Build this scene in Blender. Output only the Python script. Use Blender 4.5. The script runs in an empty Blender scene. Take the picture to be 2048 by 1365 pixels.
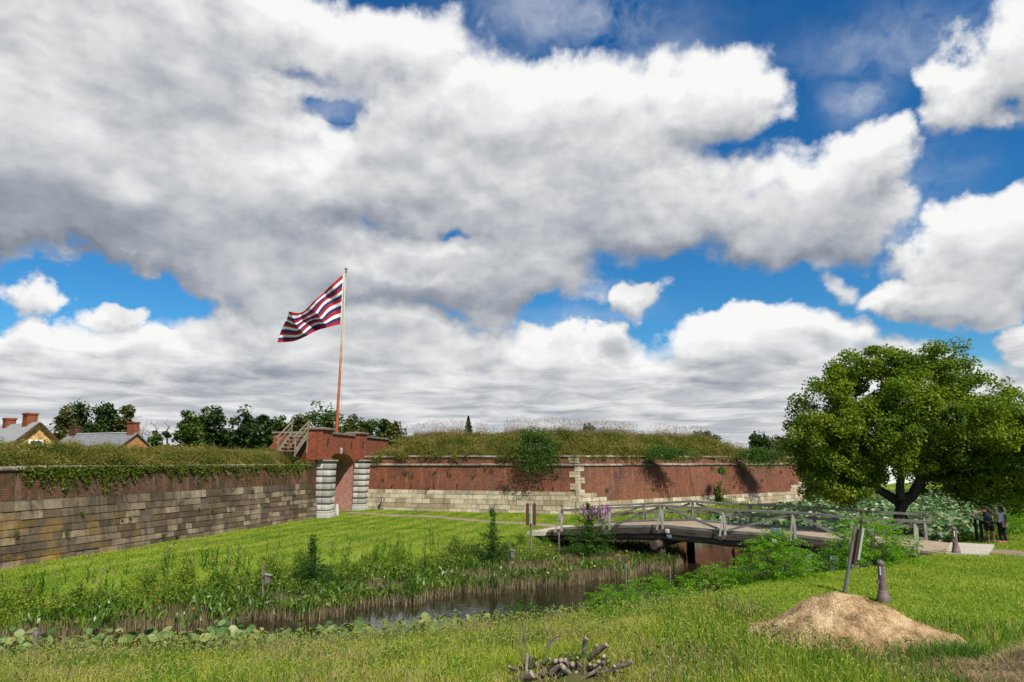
import bpy, math, random
import numpy as np
from mathutils import Vector, Matrix
R = math.radians
random.seed(5); RNG = np.random.default_rng(5)
sc = bpy.context.scene
COL = sc.collection

# ------------------------------------------------------------------ camera
F = 1365.0; HC = 3.6; TH = math.atan(240.5 / F)
cam = bpy.data.cameras.new('camera'); camo = bpy.data.objects.new('camera', cam); COL.objects.link(camo)
camo.location = (0, 0, HC); camo.rotation_euler = (math.pi / 2 + TH, 0, 0)
cam.sensor_width = 36; cam.lens = 36 * F / 2048; cam.clip_end = 6000; cam.clip_start = 0.1
sc.camera = camo
def ray(px, py):
    u = (682.5 - py) / F
    return (px - 1024) / F, math.cos(TH) - math.sin(TH) * u, math.sin(TH) + math.cos(TH) * u
def G(px, py, z=0.0):                       # the point at height z seen at a place of the photograph
    a, b, c = ray(px, py); t = (z - HC) / c
    return Vector((a * t, b * t, z))
def P(px, py, Y):                           # ... at distance Y
    a, b, c = ray(px, py); t = Y / b
    return Vector((a * t, Y, HC + c * t))

# ------------------------------------------------------------------ sun, exposure
SUN = Vector((0.45, -0.72, 0.98)).normalized()
sl = bpy.data.lights.new('sun', 'SUN'); sl.energy = 5.0; sl.angle = R(0.5); sl.color = (1, 0.95, 0.86)
so = bpy.data.objects.new('sun', sl); COL.objects.link(so)
so.rotation_euler = SUN.to_track_quat('Z', 'Y').to_euler()
sc.view_settings.view_transform = 'Standard'; sc.view_settings.look = 'None'
sc.view_settings.exposure = 0.24; sc.view_settings.gamma = 1

# ------------------------------------------------------------------ node helpers
class NT:
    def __init__(s, nt): s.nt = nt
    def n(s, typ, ins=None, **props):
        nd = s.nt.nodes.new(typ)
        for k, v in props.items(): setattr(nd, k, v)
        for k, v in (ins or {}).items():
            sk = nd.inputs[k]
            if isinstance(v, bpy.types.NodeSocket): s.nt.links.new(v, sk)
            else:
                if isinstance(v, (tuple, list)) and sk.type == 'RGBA' and len(v) == 3: v = (*v, 1)
                sk.default_value = v
        return nd
    def m(s, op, a, b=0.0, c=0.0, clamp=False):
        return s.n('ShaderNodeMath', {0: a, 1: b, 2: c}, operation=op, use_clamp=clamp).outputs[0]
    def vm(s, op, a, b=(0, 0, 0), c=(0, 0, 0)):
        nd = s.n('ShaderNodeVectorMath', {0: a, 1: b}, operation=op)
        if op == 'MULTIPLY_ADD': nd.inputs[2].default_value = c
        return nd.outputs['Value'] if op in ('DOT_PRODUCT', 'LENGTH') else nd.outputs[0]
    def noise(s, vec, scale, detail=4, rough=0.55, dist=0.0):
        return s.n('ShaderNodeTexNoise', {'Vector': vec, 'Scale': scale, 'Detail': detail, 'Roughness': rough, 'Distortion': dist})
    def ramp(s, fac, stops, interp='LINEAR'):
        nd = s.n('ShaderNodeValToRGB', {0: fac}); cr = nd.color_ramp; cr.interpolation = interp
        while len(cr.elements) < len(stops): cr.elements.new(0.5)
        for e, (p, c) in zip(cr.elements, stops):
            e.position = p; e.color = (*c, 1) if len(c) == 3 else c
        return nd.outputs[0]
    def mix(s, f, a, b, bt='MIX'):
        nd = s.n('ShaderNodeMix', data_type='RGBA', blend_type=bt, clamp_factor=True)
        for i, v in ((0, f), (6, a), (7, b)):
            if isinstance(v, bpy.types.NodeSocket): s.nt.links.new(v, nd.inputs[i])
            else: nd.inputs[i].default_value = (*v, 1) if isinstance(v, (tuple, list)) and len(v) == 3 else v
        return nd.outputs[2]
    def mr(s, v, a, b, c=0.0, d=1.0, it='LINEAR'):
        return s.n('ShaderNodeMapRange', {0: v, 1: a, 2: b, 3: c, 4: d}, interpolation_type=it).outputs[0]
    def attr(s, name, out='Fac'): return s.n('ShaderNodeAttribute', attribute_name=name).outputs[out]
    def scale(s, v, t): return s.vm('MULTIPLY', v, t)

def material(name, build):
    mt = bpy.data.materials.new(name); mt.use_nodes = True
    nt = mt.node_tree; nt.nodes.clear(); h = NT(nt)
    out = nt.nodes.new('ShaderNodeOutputMaterial')
    sh = build(h)
    nt.links.new(sh, out.inputs[0])
    return mt
def principled(h, col, rough=0.8, bump=None, bstr=0.3, bdist=0.02, metal=0.0, spec=0.35, extra=None):
    ins = {'Base Color': col, 'Roughness': rough, 'Metallic': metal, 'Specular IOR Level': spec}
    if extra: ins.update(extra)
    nd = h.n('ShaderNodeBsdfPrincipled', ins)
    if bump is not None:
        b = h.n('ShaderNodeBump', {'Height': bump, 'Strength': bstr, 'Distance': bdist})
        h.nt.links.new(b.outputs[0], nd.inputs['Normal'])
    return nd.outputs[0]

# ------------------------------------------------------------------ world: Nishita sky and cumulus
def azel(px, py):
    a, b, c = ray(px, py); n = math.sqrt(a * a + b * b + c * c)
    return math.atan2(a, b), math.asin(c / n)
def build_world():
    w = bpy.data.worlds.new('World'); sc.world = w; w.use_nodes = True
    nt = w.node_tree; nt.nodes.clear(); h = NT(nt)
    out = nt.nodes.new('ShaderNodeOutputWorld')
    sky = h.n('ShaderNodeTexSky', sky_type='NISHITA')
    sky.sun_disc = False; sky.sun_elevation = math.asin(SUN.z); sky.sun_rotation = math.atan2(SUN.x, SUN.y)
    sky.air_density = 1.0; sky.dust_density = 0.3; sky.ozone_density = 3.0
    tc = h.n('ShaderNodeTexCoord').outputs['Generated']
    d = h.n('ShaderNodeVectorMath', {0: tc}, operation='NORMALIZE').outputs[0]
    sx = h.n('ShaderNodeSeparateXYZ', {0: d})
    az = h.m('ARCTAN2', sx.outputs[0], sx.outputs[1]); el = h.m('ARCSINE', sx.outputs[2])
    base = h.n('ShaderNodeCombineXYZ', {0: az, 1: el}).outputs[0]
    # cloud bodies: place, radii (in the photograph's pixels, turned into angles), weight
    B = [(350, 20, 760, 120, 1.2), (330, 150, 420, 80, .9), (100, 300, 400, 200, 1.2), (470, 320, 320, 170, 1.1), (250, 455, 560, 95, 1.2), (600, 560, 270, 85, 1.0), (900, 420, 200, 90, .9),
         (1060, 250, 330, 135, 1.1), (780, 320, 200, 150, 1.0), (1150, 420, 330, 110, 1.1), (1410, 185, 150, 105, 1.0), (960, 550, 270, 95, 1.1),
         (1560, 420, 270, 125, 1.2), (1770, 310, 125, 78, .9), (1270, 612, 60, 38, .9), (1650, 578, 42, 28, .5), 
         (1980, 490, 190, 90, 1.2), (1880, 590, 210, 50, 1.1), (2050, 130, 165, 130, 1.2), (2045, 660, 100, 34, 1.0),
         (20, 590, 85, 42, .9), (195, 628, 92, 36, .8), (40, 690, 200, 60, 1.1), (1510, 685, 180, 62, 1.1), (1150, 705, 190, 55, 1.0), (720, 690, 360, 65, 1.0), (330, 720, 330, 60, 1.0),
         (1900, 830, 400, 60, .9), (1000, 850, 1700, 110, 1.3), (1000, 760, 1000, 60, 1.0)]
    GAPS = [(620, 128, 130, 22, .5), (668, 212, 46, 40, .85), (910, 470, 30, 14, .6), (1060, 60, 60, 40, .5), (210, 575, 200, 26, .8), (420, 600, 60, 18, .4), (1180, 640, 110, 16, .5), (1500, 590, 180, 22, .4)]
    # behind and beside the camera: broken cloud
    B3 = [(2.2, .5, .7, .25, 1.0), (-2.0, .6, .8, .3, 1.1), (3.0, .25, .6, .15, 1.0), (-2.9, .9, .9, .3, .9)]
    ells = []
    for px, py, rx, ry, wgt in B:
        a0, e0 = azel(px, py); a1, _ = azel(px + rx * .5, py); a2, _ = azel(px - rx * .5, py)
        _, e1 = azel(px, py - ry * .5); _, e2 = azel(px, py + ry * .5)
        ells.append((a0, e0, abs(a1 - a2), abs(e1 - e2), wgt))
    ells += B3
    def ell(px, py, rx, ry):
        a0, e0 = azel(px, py); a1, _ = azel(px + rx * .5, py); a2, _ = azel(px - rx * .5, py)
        _, e1 = azel(px, py - ry * .5); _, e2 = azel(px, py + ry * .5); return a0, e0, abs(a1 - a2), abs(e1 - e2)
    # field as a node group
    def make_field(det, amp, shade=False):
      g = bpy.data.node_groups.new('cloud_field', 'ShaderNodeTree')
      g.interface.new_socket('Vec', in_out='INPUT', socket_type='NodeSocketVector')
      g.interface.new_socket('D', in_out='OUTPUT', socket_type='NodeSocketFloat')
      gh = NT(g); gi = g.nodes.new('NodeGroupInput'); go = g.nodes.new('NodeGroupOutput')
      v = gi.outputs[0]
      wv = gh.vm('SUBTRACT', gh.noise(v, 4.0, min(det, 4), .5).outputs['Color'], (.5, .5, .5))
      wf = gh.vm('SUBTRACT', gh.noise(gh.vm('ADD', v, (3, 5, 1)), 13.0, min(det, 6), .6).outputs['Color'], (.5, .5, .5))
      vw = gh.vm('ADD', gh.vm('ADD', v, gh.scale(wv, (.26, .13, 0))), gh.scale(wf, (.11, .08, 0)))
      cur = None; sw = stt = None
      for a0, e0, ra, re, wgt in ells:
        if ra > .14: ra *= 1.08; re *= 1.16
        else: ra *= 1.12; re *= 1.15
        q = gh.vm('MULTIPLY_ADD', vw, (1 / ra, 1 / re, 0), (-a0 / ra, -e0 / re, 0))
        r2 = gh.vm('DOT_PRODUCT', q, q)
        f = gh.m('MULTIPLY_ADD', r2, -wgt, wgt)
        cur = f if cur is None else gh.m('SMOOTH_MAX', cur, f, .2)
        if shade:
            w_ = gh.m('MULTIPLY', gh.m('POWER', .22, gh.m('MINIMUM', r2, 9.0)), 1.0 / (ra * re) ** .5)
            tq = gh.m('MULTIPLY', w_, gh.m('MAXIMUM', gh.m('MINIMUM', gh.vm('DOT_PRODUCT', q, (0, 1, 0)), 1.0), -1.0))
            sw = w_ if sw is None else gh.m('ADD', sw, w_); stt = tq if stt is None else gh.m('ADD', stt, tq)
      n1 = gh.noise(gh.scale(v, (1, 1.5, 1)), 6.5, det, .54).outputs[0]
      dd = gh.m('MINIMUM', cur, .72)
      for px, py, rx, ry, wgt in GAPS:
        a0, e0, ra, re = ell(px, py, rx, ry)
        q = gh.vm('MULTIPLY_ADD', vw, (1 / ra, 1 / re, 0), (-a0 / ra, -e0 / re, 0))
        dd = gh.m('SUBTRACT', dd, gh.m('MULTIPLY', gh.m('POWER', 2.718, gh.m('MULTIPLY', gh.vm('DOT_PRODUCT', q, q), -1.0)), wgt))
      if shade:
        g.interface.new_socket('T', in_out='OUTPUT', socket_type='NodeSocketFloat'); g.links.new(gh.m('DIVIDE', stt, sw), go.inputs[1])
      dd = gh.m('ADD', dd, gh.m('MULTIPLY_ADD', n1, amp, -amp * .47))
      g.links.new(dd, go.inputs[0])
      return g
    G_FINE = make_field(11, 1.75); G_SH = make_field(5, 1.7, True); G_SOFT = make_field(4.5, 1.7)
    def field(vec, g=None):
        nd = h.n('ShaderNodeGroup'); nd.node_tree = g or G_SOFT; nt.links.new(vec, nd.inputs[0]); return nd.outputs[0]
    D0 = field(base, G_FINE); DS = field(base)
    TT = h.n('ShaderNodeGroup'); TT.node_tree = G_SH; nt.links.new(base, TT.inputs[0]); TT = TT.outputs[1]
    D1 = field(h.vm('ADD', base, (.006, .022, 0)))
    D2 = field(h.vm('ADD', base, (.02, .065, 0)))
    mask = h.mr(D0, -.06, .50, 0, 1, 'SMOOTHSTEP')
    # brightness of the cloud: lit tops, grey bottoms, thick parts greyer
    lit = h.m('MULTIPLY_ADD', h.m('SUBTRACT', DS, D1), .55, .0)
    lit2 = h.m('MULTIPLY_ADD', h.m('SUBTRACT', DS, D2), .34, .0)
    lit = h.m('ADD', h.m('MINIMUM', h.m('MAXIMUM', lit, -.22), .3), h.m('MINIMUM', h.m('MAXIMUM', lit2, -.25), .3))
    thick = h.mr(DS, .2, 1.2, .10, -.08)
    S0 = [(540, 350, 170, 80, .28), (250, 370, 70, 50, .2), (60, 160, 170, 90, .22), (300, 40, 700, 95, -.12), (130, 300, 200, 60, -.12), (250, 480, 400, 70, -.10),
         (420, 200, 120, 90, -.06), (1060, 240, 260, 110, .10), (1420, 150, 130, 80, .28), (1200, 430, 280, 60, -.16), (1560, 380, 230, 90, .16), (1560, 520, 200, 45, -.2), (1350, 480, 100, 40, -.1),
         (900, 470, 160, 40, .10), (900, 590, 260, 45, -.14), (1480, 650, 190, 40, .3), (1150, 690, 140, 35, .15), (1270, 595, 50, 30, .3), (1980, 90, 130, 110, .28), (1960, 460, 130, 45, .35), (1900, 590, 200, 30, -.05), (1800, 270, 110, 45, .3),
         (80, 655, 170, 35, .25), (780, 340, 120, 80, -.12), (1000, 130, 300, 40, .1), (600, 730, 900, 40, -.08), (600, 800, 900, 30, -.04), (1000, 860, 1700, 40, .02)]
    S = [(555, 345, 130, 50, .34), (262, 372, 55, 40, .26), (40, 170, 150, 80, .16), (360, 40, 700, 90, -.09), (130, 370, 240, 70, -.17), (300, 460, 360, 70, -.20),
         (640, 430, 170, 60, -.17), (430, 180, 160, 60, -.06), (1080, 200, 260, 70, .10), (1440, 160, 130, 80, .12), (1150, 450, 240, 60, -.14), (1500, 520, 230, 40, -.15), (830, 360, 90, 60, -.10),
         (900, 490, 90, 25, .14), (930, 610, 240, 40, -.17), (1450, 650, 140, 30, .16), (1980, 440, 130, 40, .14), (1780, 270, 120, 50, .10), (60, 660, 150, 30, .14)]
    acc = None
    wn = h.noise(base, 6, 4, .6).outputs['Color']
    bw = h.vm('ADD', base, h.scale(h.vm('SUBTRACT', wn, (.5, .5, .5)), (.16, .10, 0)))
    for px, py, rx, ry, wgt in S:
        a0, e0 = azel(px, py); a1, _ = azel(px + rx * .5, py); a2, _ = azel(px - rx * .5, py)
        _, e1 = azel(px, py - ry * .5); _, e2 = azel(px, py + ry * .5); ra = abs(a1 - a2); re = abs(e1 - e2)
        q = h.vm('MULTIPLY_ADD', bw, (1 / ra, 1 / re, 0), (-a0 / ra, -e0 / re, 0))
        r2 = h.vm('DOT_PRODUCT', q, q)
        f = h.m('MULTIPLY', h.m('POWER', 2.718, h.m('MULTIPLY', r2, -1.0)), wgt)
        acc = f if acc is None else h.m('ADD', acc, f)
    # long flat bands low over the horizon
    bc = h.n('ShaderNodeCombineXYZ', {0: h.m('MULTIPLY', az, 11.0), 1: h.m('DIVIDE', 1.9, h.m('ADD', h.m('MAXIMUM', el, 0.0), .085))}).outputs[0]
    st = h.noise(bc, 1.0, 6, .55, .5).outputs[0]
    low = h.mr(el, .10, .20, 1, 0, 'SMOOTHSTEP')
    band = h.m('MULTIPLY', h.m('MULTIPLY_ADD', st, 1.45, -.70), low)
    puff = h.m('MULTIPLY_ADD', h.noise(h.scale(base, (1, 1.6, 1)), 14, 8, .6).outputs[0], .55, -.275)
    L = h.m('ADD', h.m('ADD', h.m('MULTIPLY_ADD', lit, h.mr(el, .02, .2, .25, .85), .56), h.m('ADD', thick, h.m('MULTIPLY', h.m('MULTIPLY', TT, .27), h.mr(el, .06, .16, .15, 1)))), h.m('ADD', acc, h.m('ADD', band, h.m('MULTIPLY', puff, h.mr(el, .03, .2, .3, 1)))))
    ccol = h.ramp(L, [(0, (.18, .205, .25)), (.28, (.30, .325, .37)), (.5, (.455, .47, .495)), (.74, (.64, .645, .65)), (.98, (.80, .80, .795))])
    gain = h.mix(1.0, ccol, (10, 10, 10), 'MULTIPLY')
    wz = None
    for px, py, rx, ry, wgt in [(1150, 40, 190, 80, .75), (1800, 70, 260, 70, .55), (1722, 195, 62, 52, .95), (1330, 100, 90, 50, .4), (620, 130, 160, 40, .5), (668, 212, 70, 60, .55), (1880, 360, 70, 50, .5), (1150, 640, 120, 30, .5)]:
        a0, e0, ra, re = ell(px, py, rx, ry)
        q = h.vm('MULTIPLY_ADD', bw, (1 / ra, 1 / re, 0), (-a0 / ra, -e0 / re, 0))
        f = h.m('MULTIPLY', h.m('POWER', 2.718, h.m('MULTIPLY', h.vm('DOT_PRODUCT', q, q), -1.0)), wgt)
        wz = f if wz is None else h.m('MAXIMUM', wz, f)
    wn = h.noise(h.vm('ADD', h.scale(bw, (1, 1.3, 1)), (7, 2, 0)), 9, 9, .62).outputs[0]
    wisp = h.m('MULTIPLY', h.m('MULTIPLY', wz, h.mr(wn, .34, .66)), 1.0, clamp=True)
    skc = h.n('ShaderNodeHueSaturation', {'Hue': .5, 'Saturation': 1.35, 'Value': .95, 'Color': sky.outputs[0]}).outputs[0]
    skc = h.mix(1.0, skc, (.56, .93, 1.03), 'MULTIPLY')
    skc = h.mix(wisp, skc, (5.2, 5.6, 6.3))
    col = h.mix(mask, skc, gain)
    bg = h.n('ShaderNodeBackground', {'Color': col, 'Strength': .1})
    nt.links.new(bg.outputs[0], out.inputs[0])
build_world()

# ------------------------------------------------------------------ mesh helpers
def tag(o, label=None, cat=None, group=None, kind=None):
    if label: o['label'] = label
    if cat: o['category'] = cat
    if group: o['group'] = group
    if kind: o['kind'] = kind
    return o
def empty(name, loc, label, cat, group=None):
    o = bpy.data.objects.new(name, None); COL.objects.link(o); o.location = loc; o.empty_display_size = .2
    return tag(o, label, cat, group)
def mesh_np(name, V, faces, mat, tone=None, wp=None, parent=None, smooth=False):
    V = np.asarray(V, dtype=np.float32).reshape(-1, 3)
    if parent is not None: V = V - np.array(parent.location, dtype=np.float32)
    me = bpy.data.meshes.new(name)
    faces = [np.asarray(f, dtype=np.int32) for f in faces if len(f)]
    nl = sum(f.size for f in faces); npoly = sum(len(f) for f in faces)
    me.vertices.add(len(V)); me.vertices.foreach_set('co', V.ravel())
    me.loops.add(nl); me.polygons.add(npoly)
    me.loops.foreach_set('vertex_index', np.concatenate([f.ravel() for f in faces]))
    tot = np.concatenate([np.full(len(f), f.shape[1], dtype=np.int32) for f in faces])
    start = np.concatenate([[0], np.cumsum(tot)[:-1]]).astype(np.int32)
    me.polygons.foreach_set('loop_start', start); me.polygons.foreach_set('loop_total', tot)
    me.update(calc_edges=True); me.validate()
    if smooth: me.polygons.foreach_set('use_smooth', np.ones(len(me.polygons), dtype=bool))
    if tone is not None:
        a = me.attributes.new('tone', 'FLOAT', 'POINT'); a.data.foreach_set('value', np.asarray(tone, dtype=np.float32))
    if wp is not None:
        a = me.attributes.new('wp', 'FLOAT_VECTOR', 'POINT'); a.data.foreach_set('vector', np.asarray(wp, dtype=np.float32).ravel())
    if mat: me.materials.append(mat)
    o = bpy.data.objects.new(name, me); COL.objects.link(o)
    if parent is not None: o.parent = parent
    return o

class MB:
    def __init__(s): s.V = []; s.F3 = []; s.F4 = []; s.FN = []; s.T = []; s.W = []; s.sm = False
    def quad(s, pts, tone=None, wp=None):
        i = len(s.V); t = random.random() if tone is None else tone
        pts = [Vector(p) for p in pts]
        if wp is None:
            n = (pts[1] - pts[0]).cross(pts[-1] - pts[0])
            if n.length > 0: n.normalize()
            if abs(n.z) > .9: wp = [(p.x, p.y, 0) for p in pts]
            else:
                tt = Vector((-n.y, n.x, 0)).normalized()
                wp = [(p.dot(tt), p.z, 0) for p in pts]
        for p, w in zip(pts, wp): s.V.append(tuple(p)); s.T.append(t); s.W.append(w)
        idx = list(range(i, i + len(pts)))
        (s.F4 if len(pts) == 4 else s.F3 if len(pts) == 3 else s.FN).append(idx)
    def hexa(s, c, tone=None, u=None):      # 8 corners: 0-3 bottom ccw, 4-7 top
        t = random.random() if tone is None else tone
        for f in ((3, 2, 1, 0), (4, 5, 6, 7), (0, 1, 5, 4), (1, 2, 6, 5), (2, 3, 7, 6), (3, 0, 4, 7)):
            s.quad([c[k] for k in f], t)
    def box(s, lo, hi, tone=None, M=None):
        x0, y0, z0 = lo; x1, y1, z1 = hi
        c = [(x0, y0, z0), (x1, y0, z0), (x1, y1, z0), (x0, y1, z0), (x0, y0, z1), (x1, y0, z1), (x1, y1, z1), (x0, y1, z1)]
        c = [Vector(p) for p in c]
        if M is not None: c = [M @ p for p in c]
        s.hexa(c, tone)
    def bar(s, p0, p1, w, h, tone=None, up=Vector((0, 0, 1))):
        p0 = Vector(p0); p1 = Vector(p1); d = (p1 - p0); L = d.length; d.normalize()
        if abs(d.dot(up)) > .95: up = Vector((1, 0, 0)) if abs(d.x) < .9 else Vector((0, 1, 0))
        a = d.cross(up).normalized(); b = a.cross(d).normalized()
        t = random.random() if tone is None else tone; o = random.random() * 50
        cs = [(-w / 2, -h / 2), (w / 2, -h / 2), (w / 2, h / 2), (-w / 2, h / 2)]
        A = [p0 + a * x + b * y for x, y in cs]; Bq = [p1 + a * x + b * y for x, y in cs]
        for k in range(4):
            k2 = (k + 1) % 4; v0 = k * max(w, h); v1 = v0 + max(w, h)
            s.quad([A[k], A[k2], Bq[k2], Bq[k]], t, [(o, v0, 0), (o, v1, 0), (o + L, v1, 0), (o + L, v0, 0)])
        s.quad(A[::-1], t, [(o, 0, 0)] * 4); s.quad(Bq, t, [(o + 9, 0, 0)] * 4)
    def tube(s, path, rad, n=8, tone=None, cap=True, jit=0.0):
        path = [Vector(p) for p in path]; m = len(path)
        if not hasattr(rad, '__len__'): rad = [rad] * m
        t = random.random() if tone is None else tone; i0 = len(s.V); L = 0; off = random.random() * 30
        up = Vector((0.13, .27, 1)).normalized()
        for k, p in enumerate(path):
            d = (path[min(k + 1, m - 1)] - path[max(k - 1, 0)]).normalized()
            if abs(d.dot(up)) > .97: up = Vector((1, .1, 0)).normalized()
            a = d.cross(up).normalized(); b = a.cross(d)
            if k: L += (p - path[k - 1]).length
            for j in range(n):
                an = 2 * math.pi * j / n; r = rad[k] * (1 + jit * (random.random() - .5))
                s.V.append(tuple(p + (a * math.cos(an) + b * math.sin(an)) * r)); s.T.append(t); s.W.append((off + L, rad[0] * 6.28 * j / n, 0))
        for k in range(m - 1):
            for j in range(n):
                j2 = (j + 1) % n; q = i0 + k * n
                s.F4.append([q + j, q + j2, q + n + j2, q + n + j])
        if cap:
            s.FN.append([i0 + j for j in range(n)][::-1]); s.FN.append([i0 + (m - 1) * n + j for j in range(n)])
    def lathe(s, prof, base, n=24, tone=None):
        base = Vector(base)
        s.tube([base + Vector((0, 0, z)) for r, z in prof], [max(r, .001) for r, z in prof], n, tone)
    def build(s, name, mat, parent=None, smooth=False, bevel=0):
        fs = []
        if s.F4: fs.append(s.F4)
        if s.F3: fs.append(s.F3)
        by = {}
        for f in s.FN: by.setdefault(len(f), []).append(f)
        fs += list(by.values())
        o = mesh_np(name, s.V, fs, mat, s.T, s.W, parent, smooth)
        if smooth:
            o.data.set_sharp_from_angle(angle=R(40))
        if bevel:
            # weld so the bevel works on closed shapes
            w = o.modifiers.new('weld', 'WELD'); w.merge_threshold = .0005
            b = o.modifiers.new('bevel', 'BEVEL'); b.width = bevel; b.segments = 2; b.limit_method = 'ANGLE'
        return o

def rnd(n, a=0.0, b=1.0): return RNG.uniform(a, b, n)
def unit(n):
    v = RNG.normal(size=(n, 3)); return v / np.linalg.norm(v, axis=1)[:, None]
def leaves(Pn, size, aspect=.6, tone=None, flat=0.0, droop=None):
    """rhombic leaf faces; flat pulls the normals up"""
    n = len(Pn); Pn = np.asarray(Pn)
    size = np.broadcast_to(size, (n,))[:, None]
    nor = unit(n); nor[:, 2] = np.abs(nor[:, 2]) + flat; nor /= np.linalg.norm(nor, axis=1)[:, None]
    a = unit(n)
    if droop is not None: a = a + np.array([0, 0, -droop])
    a = np.cross(nor, a); a /= np.linalg.norm(a, axis=1)[:, None] + 1e-9
    if droop is not None: a, b = np.cross(nor, a), a
    else: b = np.cross(nor, a)
    Vv = np.stack([Pn - a * size * .5, Pn + b * size * aspect * .5 + nor * size * .08, Pn + a * size * .5, Pn - b * size * aspect * .5 + nor * size * .08], axis=1)
    tone = rnd(n) if tone is None else tone
    return Vv.reshape(-1, 3), np.arange(4 * n).reshape(n, 4), np.repeat(tone, 4)
def blades(Pn, h, w, lean, tone=None):
    n = len(Pn); Pn = np.asarray(Pn, dtype=float); h = np.broadcast_to(h, (n,)); w = np.broadcast_to(w, (n,))
    an = rnd(n, 0, 6.283); side = np.stack([np.cos(an), np.sin(an), np.zeros(n)], 1) * w[:, None] * .5
    ln = rnd(n, 0, 6.283); ld = np.stack([np.cos(ln), np.sin(ln), np.zeros(n)], 1) * (np.broadcast_to(lean, (n,)) * h * rnd(n, .3, 1.4))[:, None]
    up = np.zeros((n, 3)); up[:, 2] = h
    mid = Pn + up * .55 + ld * .3; tip = Pn + up * (1 - .2 * np.broadcast_to(lean, (n,)))[:, None] + ld
    Vv = np.stack([Pn - side, Pn + side, mid + side * .8, mid - side * .8, tip], 1).reshape(-1, 3)
    b = np.arange(n)[:, None] * 5
    tone = rnd(n) if tone is None else tone
    return Vv, b + np.array([0, 1, 2, 3]), b + np.array([3, 2, 4]), np.repeat(tone, 5)
class Soup:
    """collects leaf and blade arrays for one mesh"""
    def __init__(s): s.V = []; s.F4 = []; s.F3 = []; s.T = []; s.n = 0
    def add(s, V, f4=None, f3=None, T=None):
        s.V.append(V); s.T.append(T)
        if f4 is not None: s.F4.append(f4 + s.n)
        if f3 is not None: s.F3.append(f3 + s.n)
        s.n += len(V)
    def leaf(s, *a, **k): V, f, T = leaves(*a, **k); s.add(V, f, None, T)
    def blade(s, *a, **k): V, f4, f3, T = blades(*a, **k); s.add(V, f4, f3, T)
    def mb(s, m):
        if m.F4: s.F4.append(np.array(m.F4) + s.n)
        if m.F3: s.F3.append(np.array(m.F3) + s.n)
        s.V.append(np.array(m.V)); s.T.append(np.array(m.T)); s.n += len(m.V)
    def build(s, name, mat, parent=None):
        fs = []
        if s.F4: fs.append(np.concatenate(s.F4))
        if s.F3: fs.append(np.concatenate(s.F3))
        return mesh_np(name, np.concatenate(s.V), fs, mat, np.concatenate(s.T), None, parent)

# ------------------------------------------------------------------ materials
def m_foliage(name, cols, transl=.35, nscale=1.2, var=.5, rough=.55):
    def f(h):
        t = h.attr('tone')
        obj = h.n('ShaderNodeTexCoord').outputs['Object']
        nz = h.noise(obj, nscale, 3).outputs[0]
        k = h.m('ADD', h.m('MULTIPLY', t, 1 - var), h.m('MULTIPLY', h.mr(nz, .3, .7), var), clamp=True)
        c = h.ramp(k, [(i / (len(cols) - 1), c) for i, c in enumerate(cols)])
        p = principled(h, c, rough, spec=.25)
        tr = h.n('ShaderNodeBsdfTranslucent', {'Color': h.mix(1.0, c, (1.25, 1.35, .55), 'MULTIPLY')}).outputs[0]
        return h.n('ShaderNodeMixShader', {0: transl, 1: p, 2: tr}).outputs[0]
    return material(name, f)
M = {}
M['leaf_big'] = m_foliage('leaf_big', [(.015, .04, .004), (.065, .125, .008), (.19, .25, .016), (.40, .38, .028)], .40, .5, .45)
M['leaf_dark'] = m_foliage('leaf_dark', [(.008, .022, .006), (.025, .055, .01), (.07, .11, .018)], .2, .3, .5)
M['leaf_mid'] = m_foliage('leaf_mid', [(.025, .06, .006), (.07, .14, .012), (.14, .22, .025)], .3, .3, .5)
M['leaf_far'] = m_foliage('leaf_far', [(.018, .04, .007), (.055, .095, .012), (.12, .16, .025)], .3, .3, .5)
M['leaf_hang'] = m_foliage('leaf_hang', [(.015, .05, .005), (.05, .12, .010), (.15, .24, .025)], .35, 1.6, .3)
M['leaf_bank'] = m_foliage('leaf_bank', [(.012, .035, .004), (.09, .16, .012), (.25, .33, .03), (.42, .45, .07)], .35, .7, .45)
M['leaf_weed'] = m_foliage('leaf_weed', [(.01, .035, .005), (.03, .085, .010), (.07, .15, .015)], .3, 2, .3)
M['leaf_olive'] = m_foliage('leaf_olive', [(.035, .04, .010), (.085, .085, .02), (.16, .13, .035)], .3, .3, .5)
M['leaf_bright'] = m_foliage('leaf_bright', [(.05, .14, .005), (.14, .30, .010), (.28, .46, .03)], .5, 2.0, .3)
M['leaf_fern'] = m_foliage('leaf_fern', [(.02, .06, .006), (.05, .13, .010), (.11, .21, .02)], .4, 2.0, .4)
M['leaf_ivy'] = m_foliage('leaf_ivy', [(.03, .065, .006), (.10, .14, .012), (.22, .23, .03)], .38, 1.5, .4)
M['leaf_marsh'] = m_foliage('leaf_marsh', [(.015, .045, .004), (.045, .11, .008), (.11, .19, .014), (.26, .29, .05)], .3, .9, .4, .35)
M['leaf_lotus'] = m_foliage('leaf_lotus', [(.05, .10, .02), (.09, .17, .04), (.17, .26, .09), (.36, .33, .12)], .3, .6, .2, .4)
M['leaf_pad'] = m_foliage('leaf_pad', [(.015, .045, .012), (.05, .12, .03), (.14, .22, .08), (.38, .38, .22)], .25, .25, .15, .4)
M['petal_orange'] = m_foliage('petal_orange', [(.5, .16, .02), (.6, .3, .04), (.55, .42, .15)], .3)
M['petal_purple'] = m_foliage('petal_purple', [(.30, .07, .32), (.50, .16, .52)], .3)
M['petal_white'] = m_foliage('petal_white', [(.5, .48, .35), (.7, .7, .6)], .3)
M['dry_stalk'] = m_foliage('dry_stalk', [(.05, .038, .018), (.15, .12, .06), (.34, .28, .15)], .1, 1.5, .3, .8)
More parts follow.
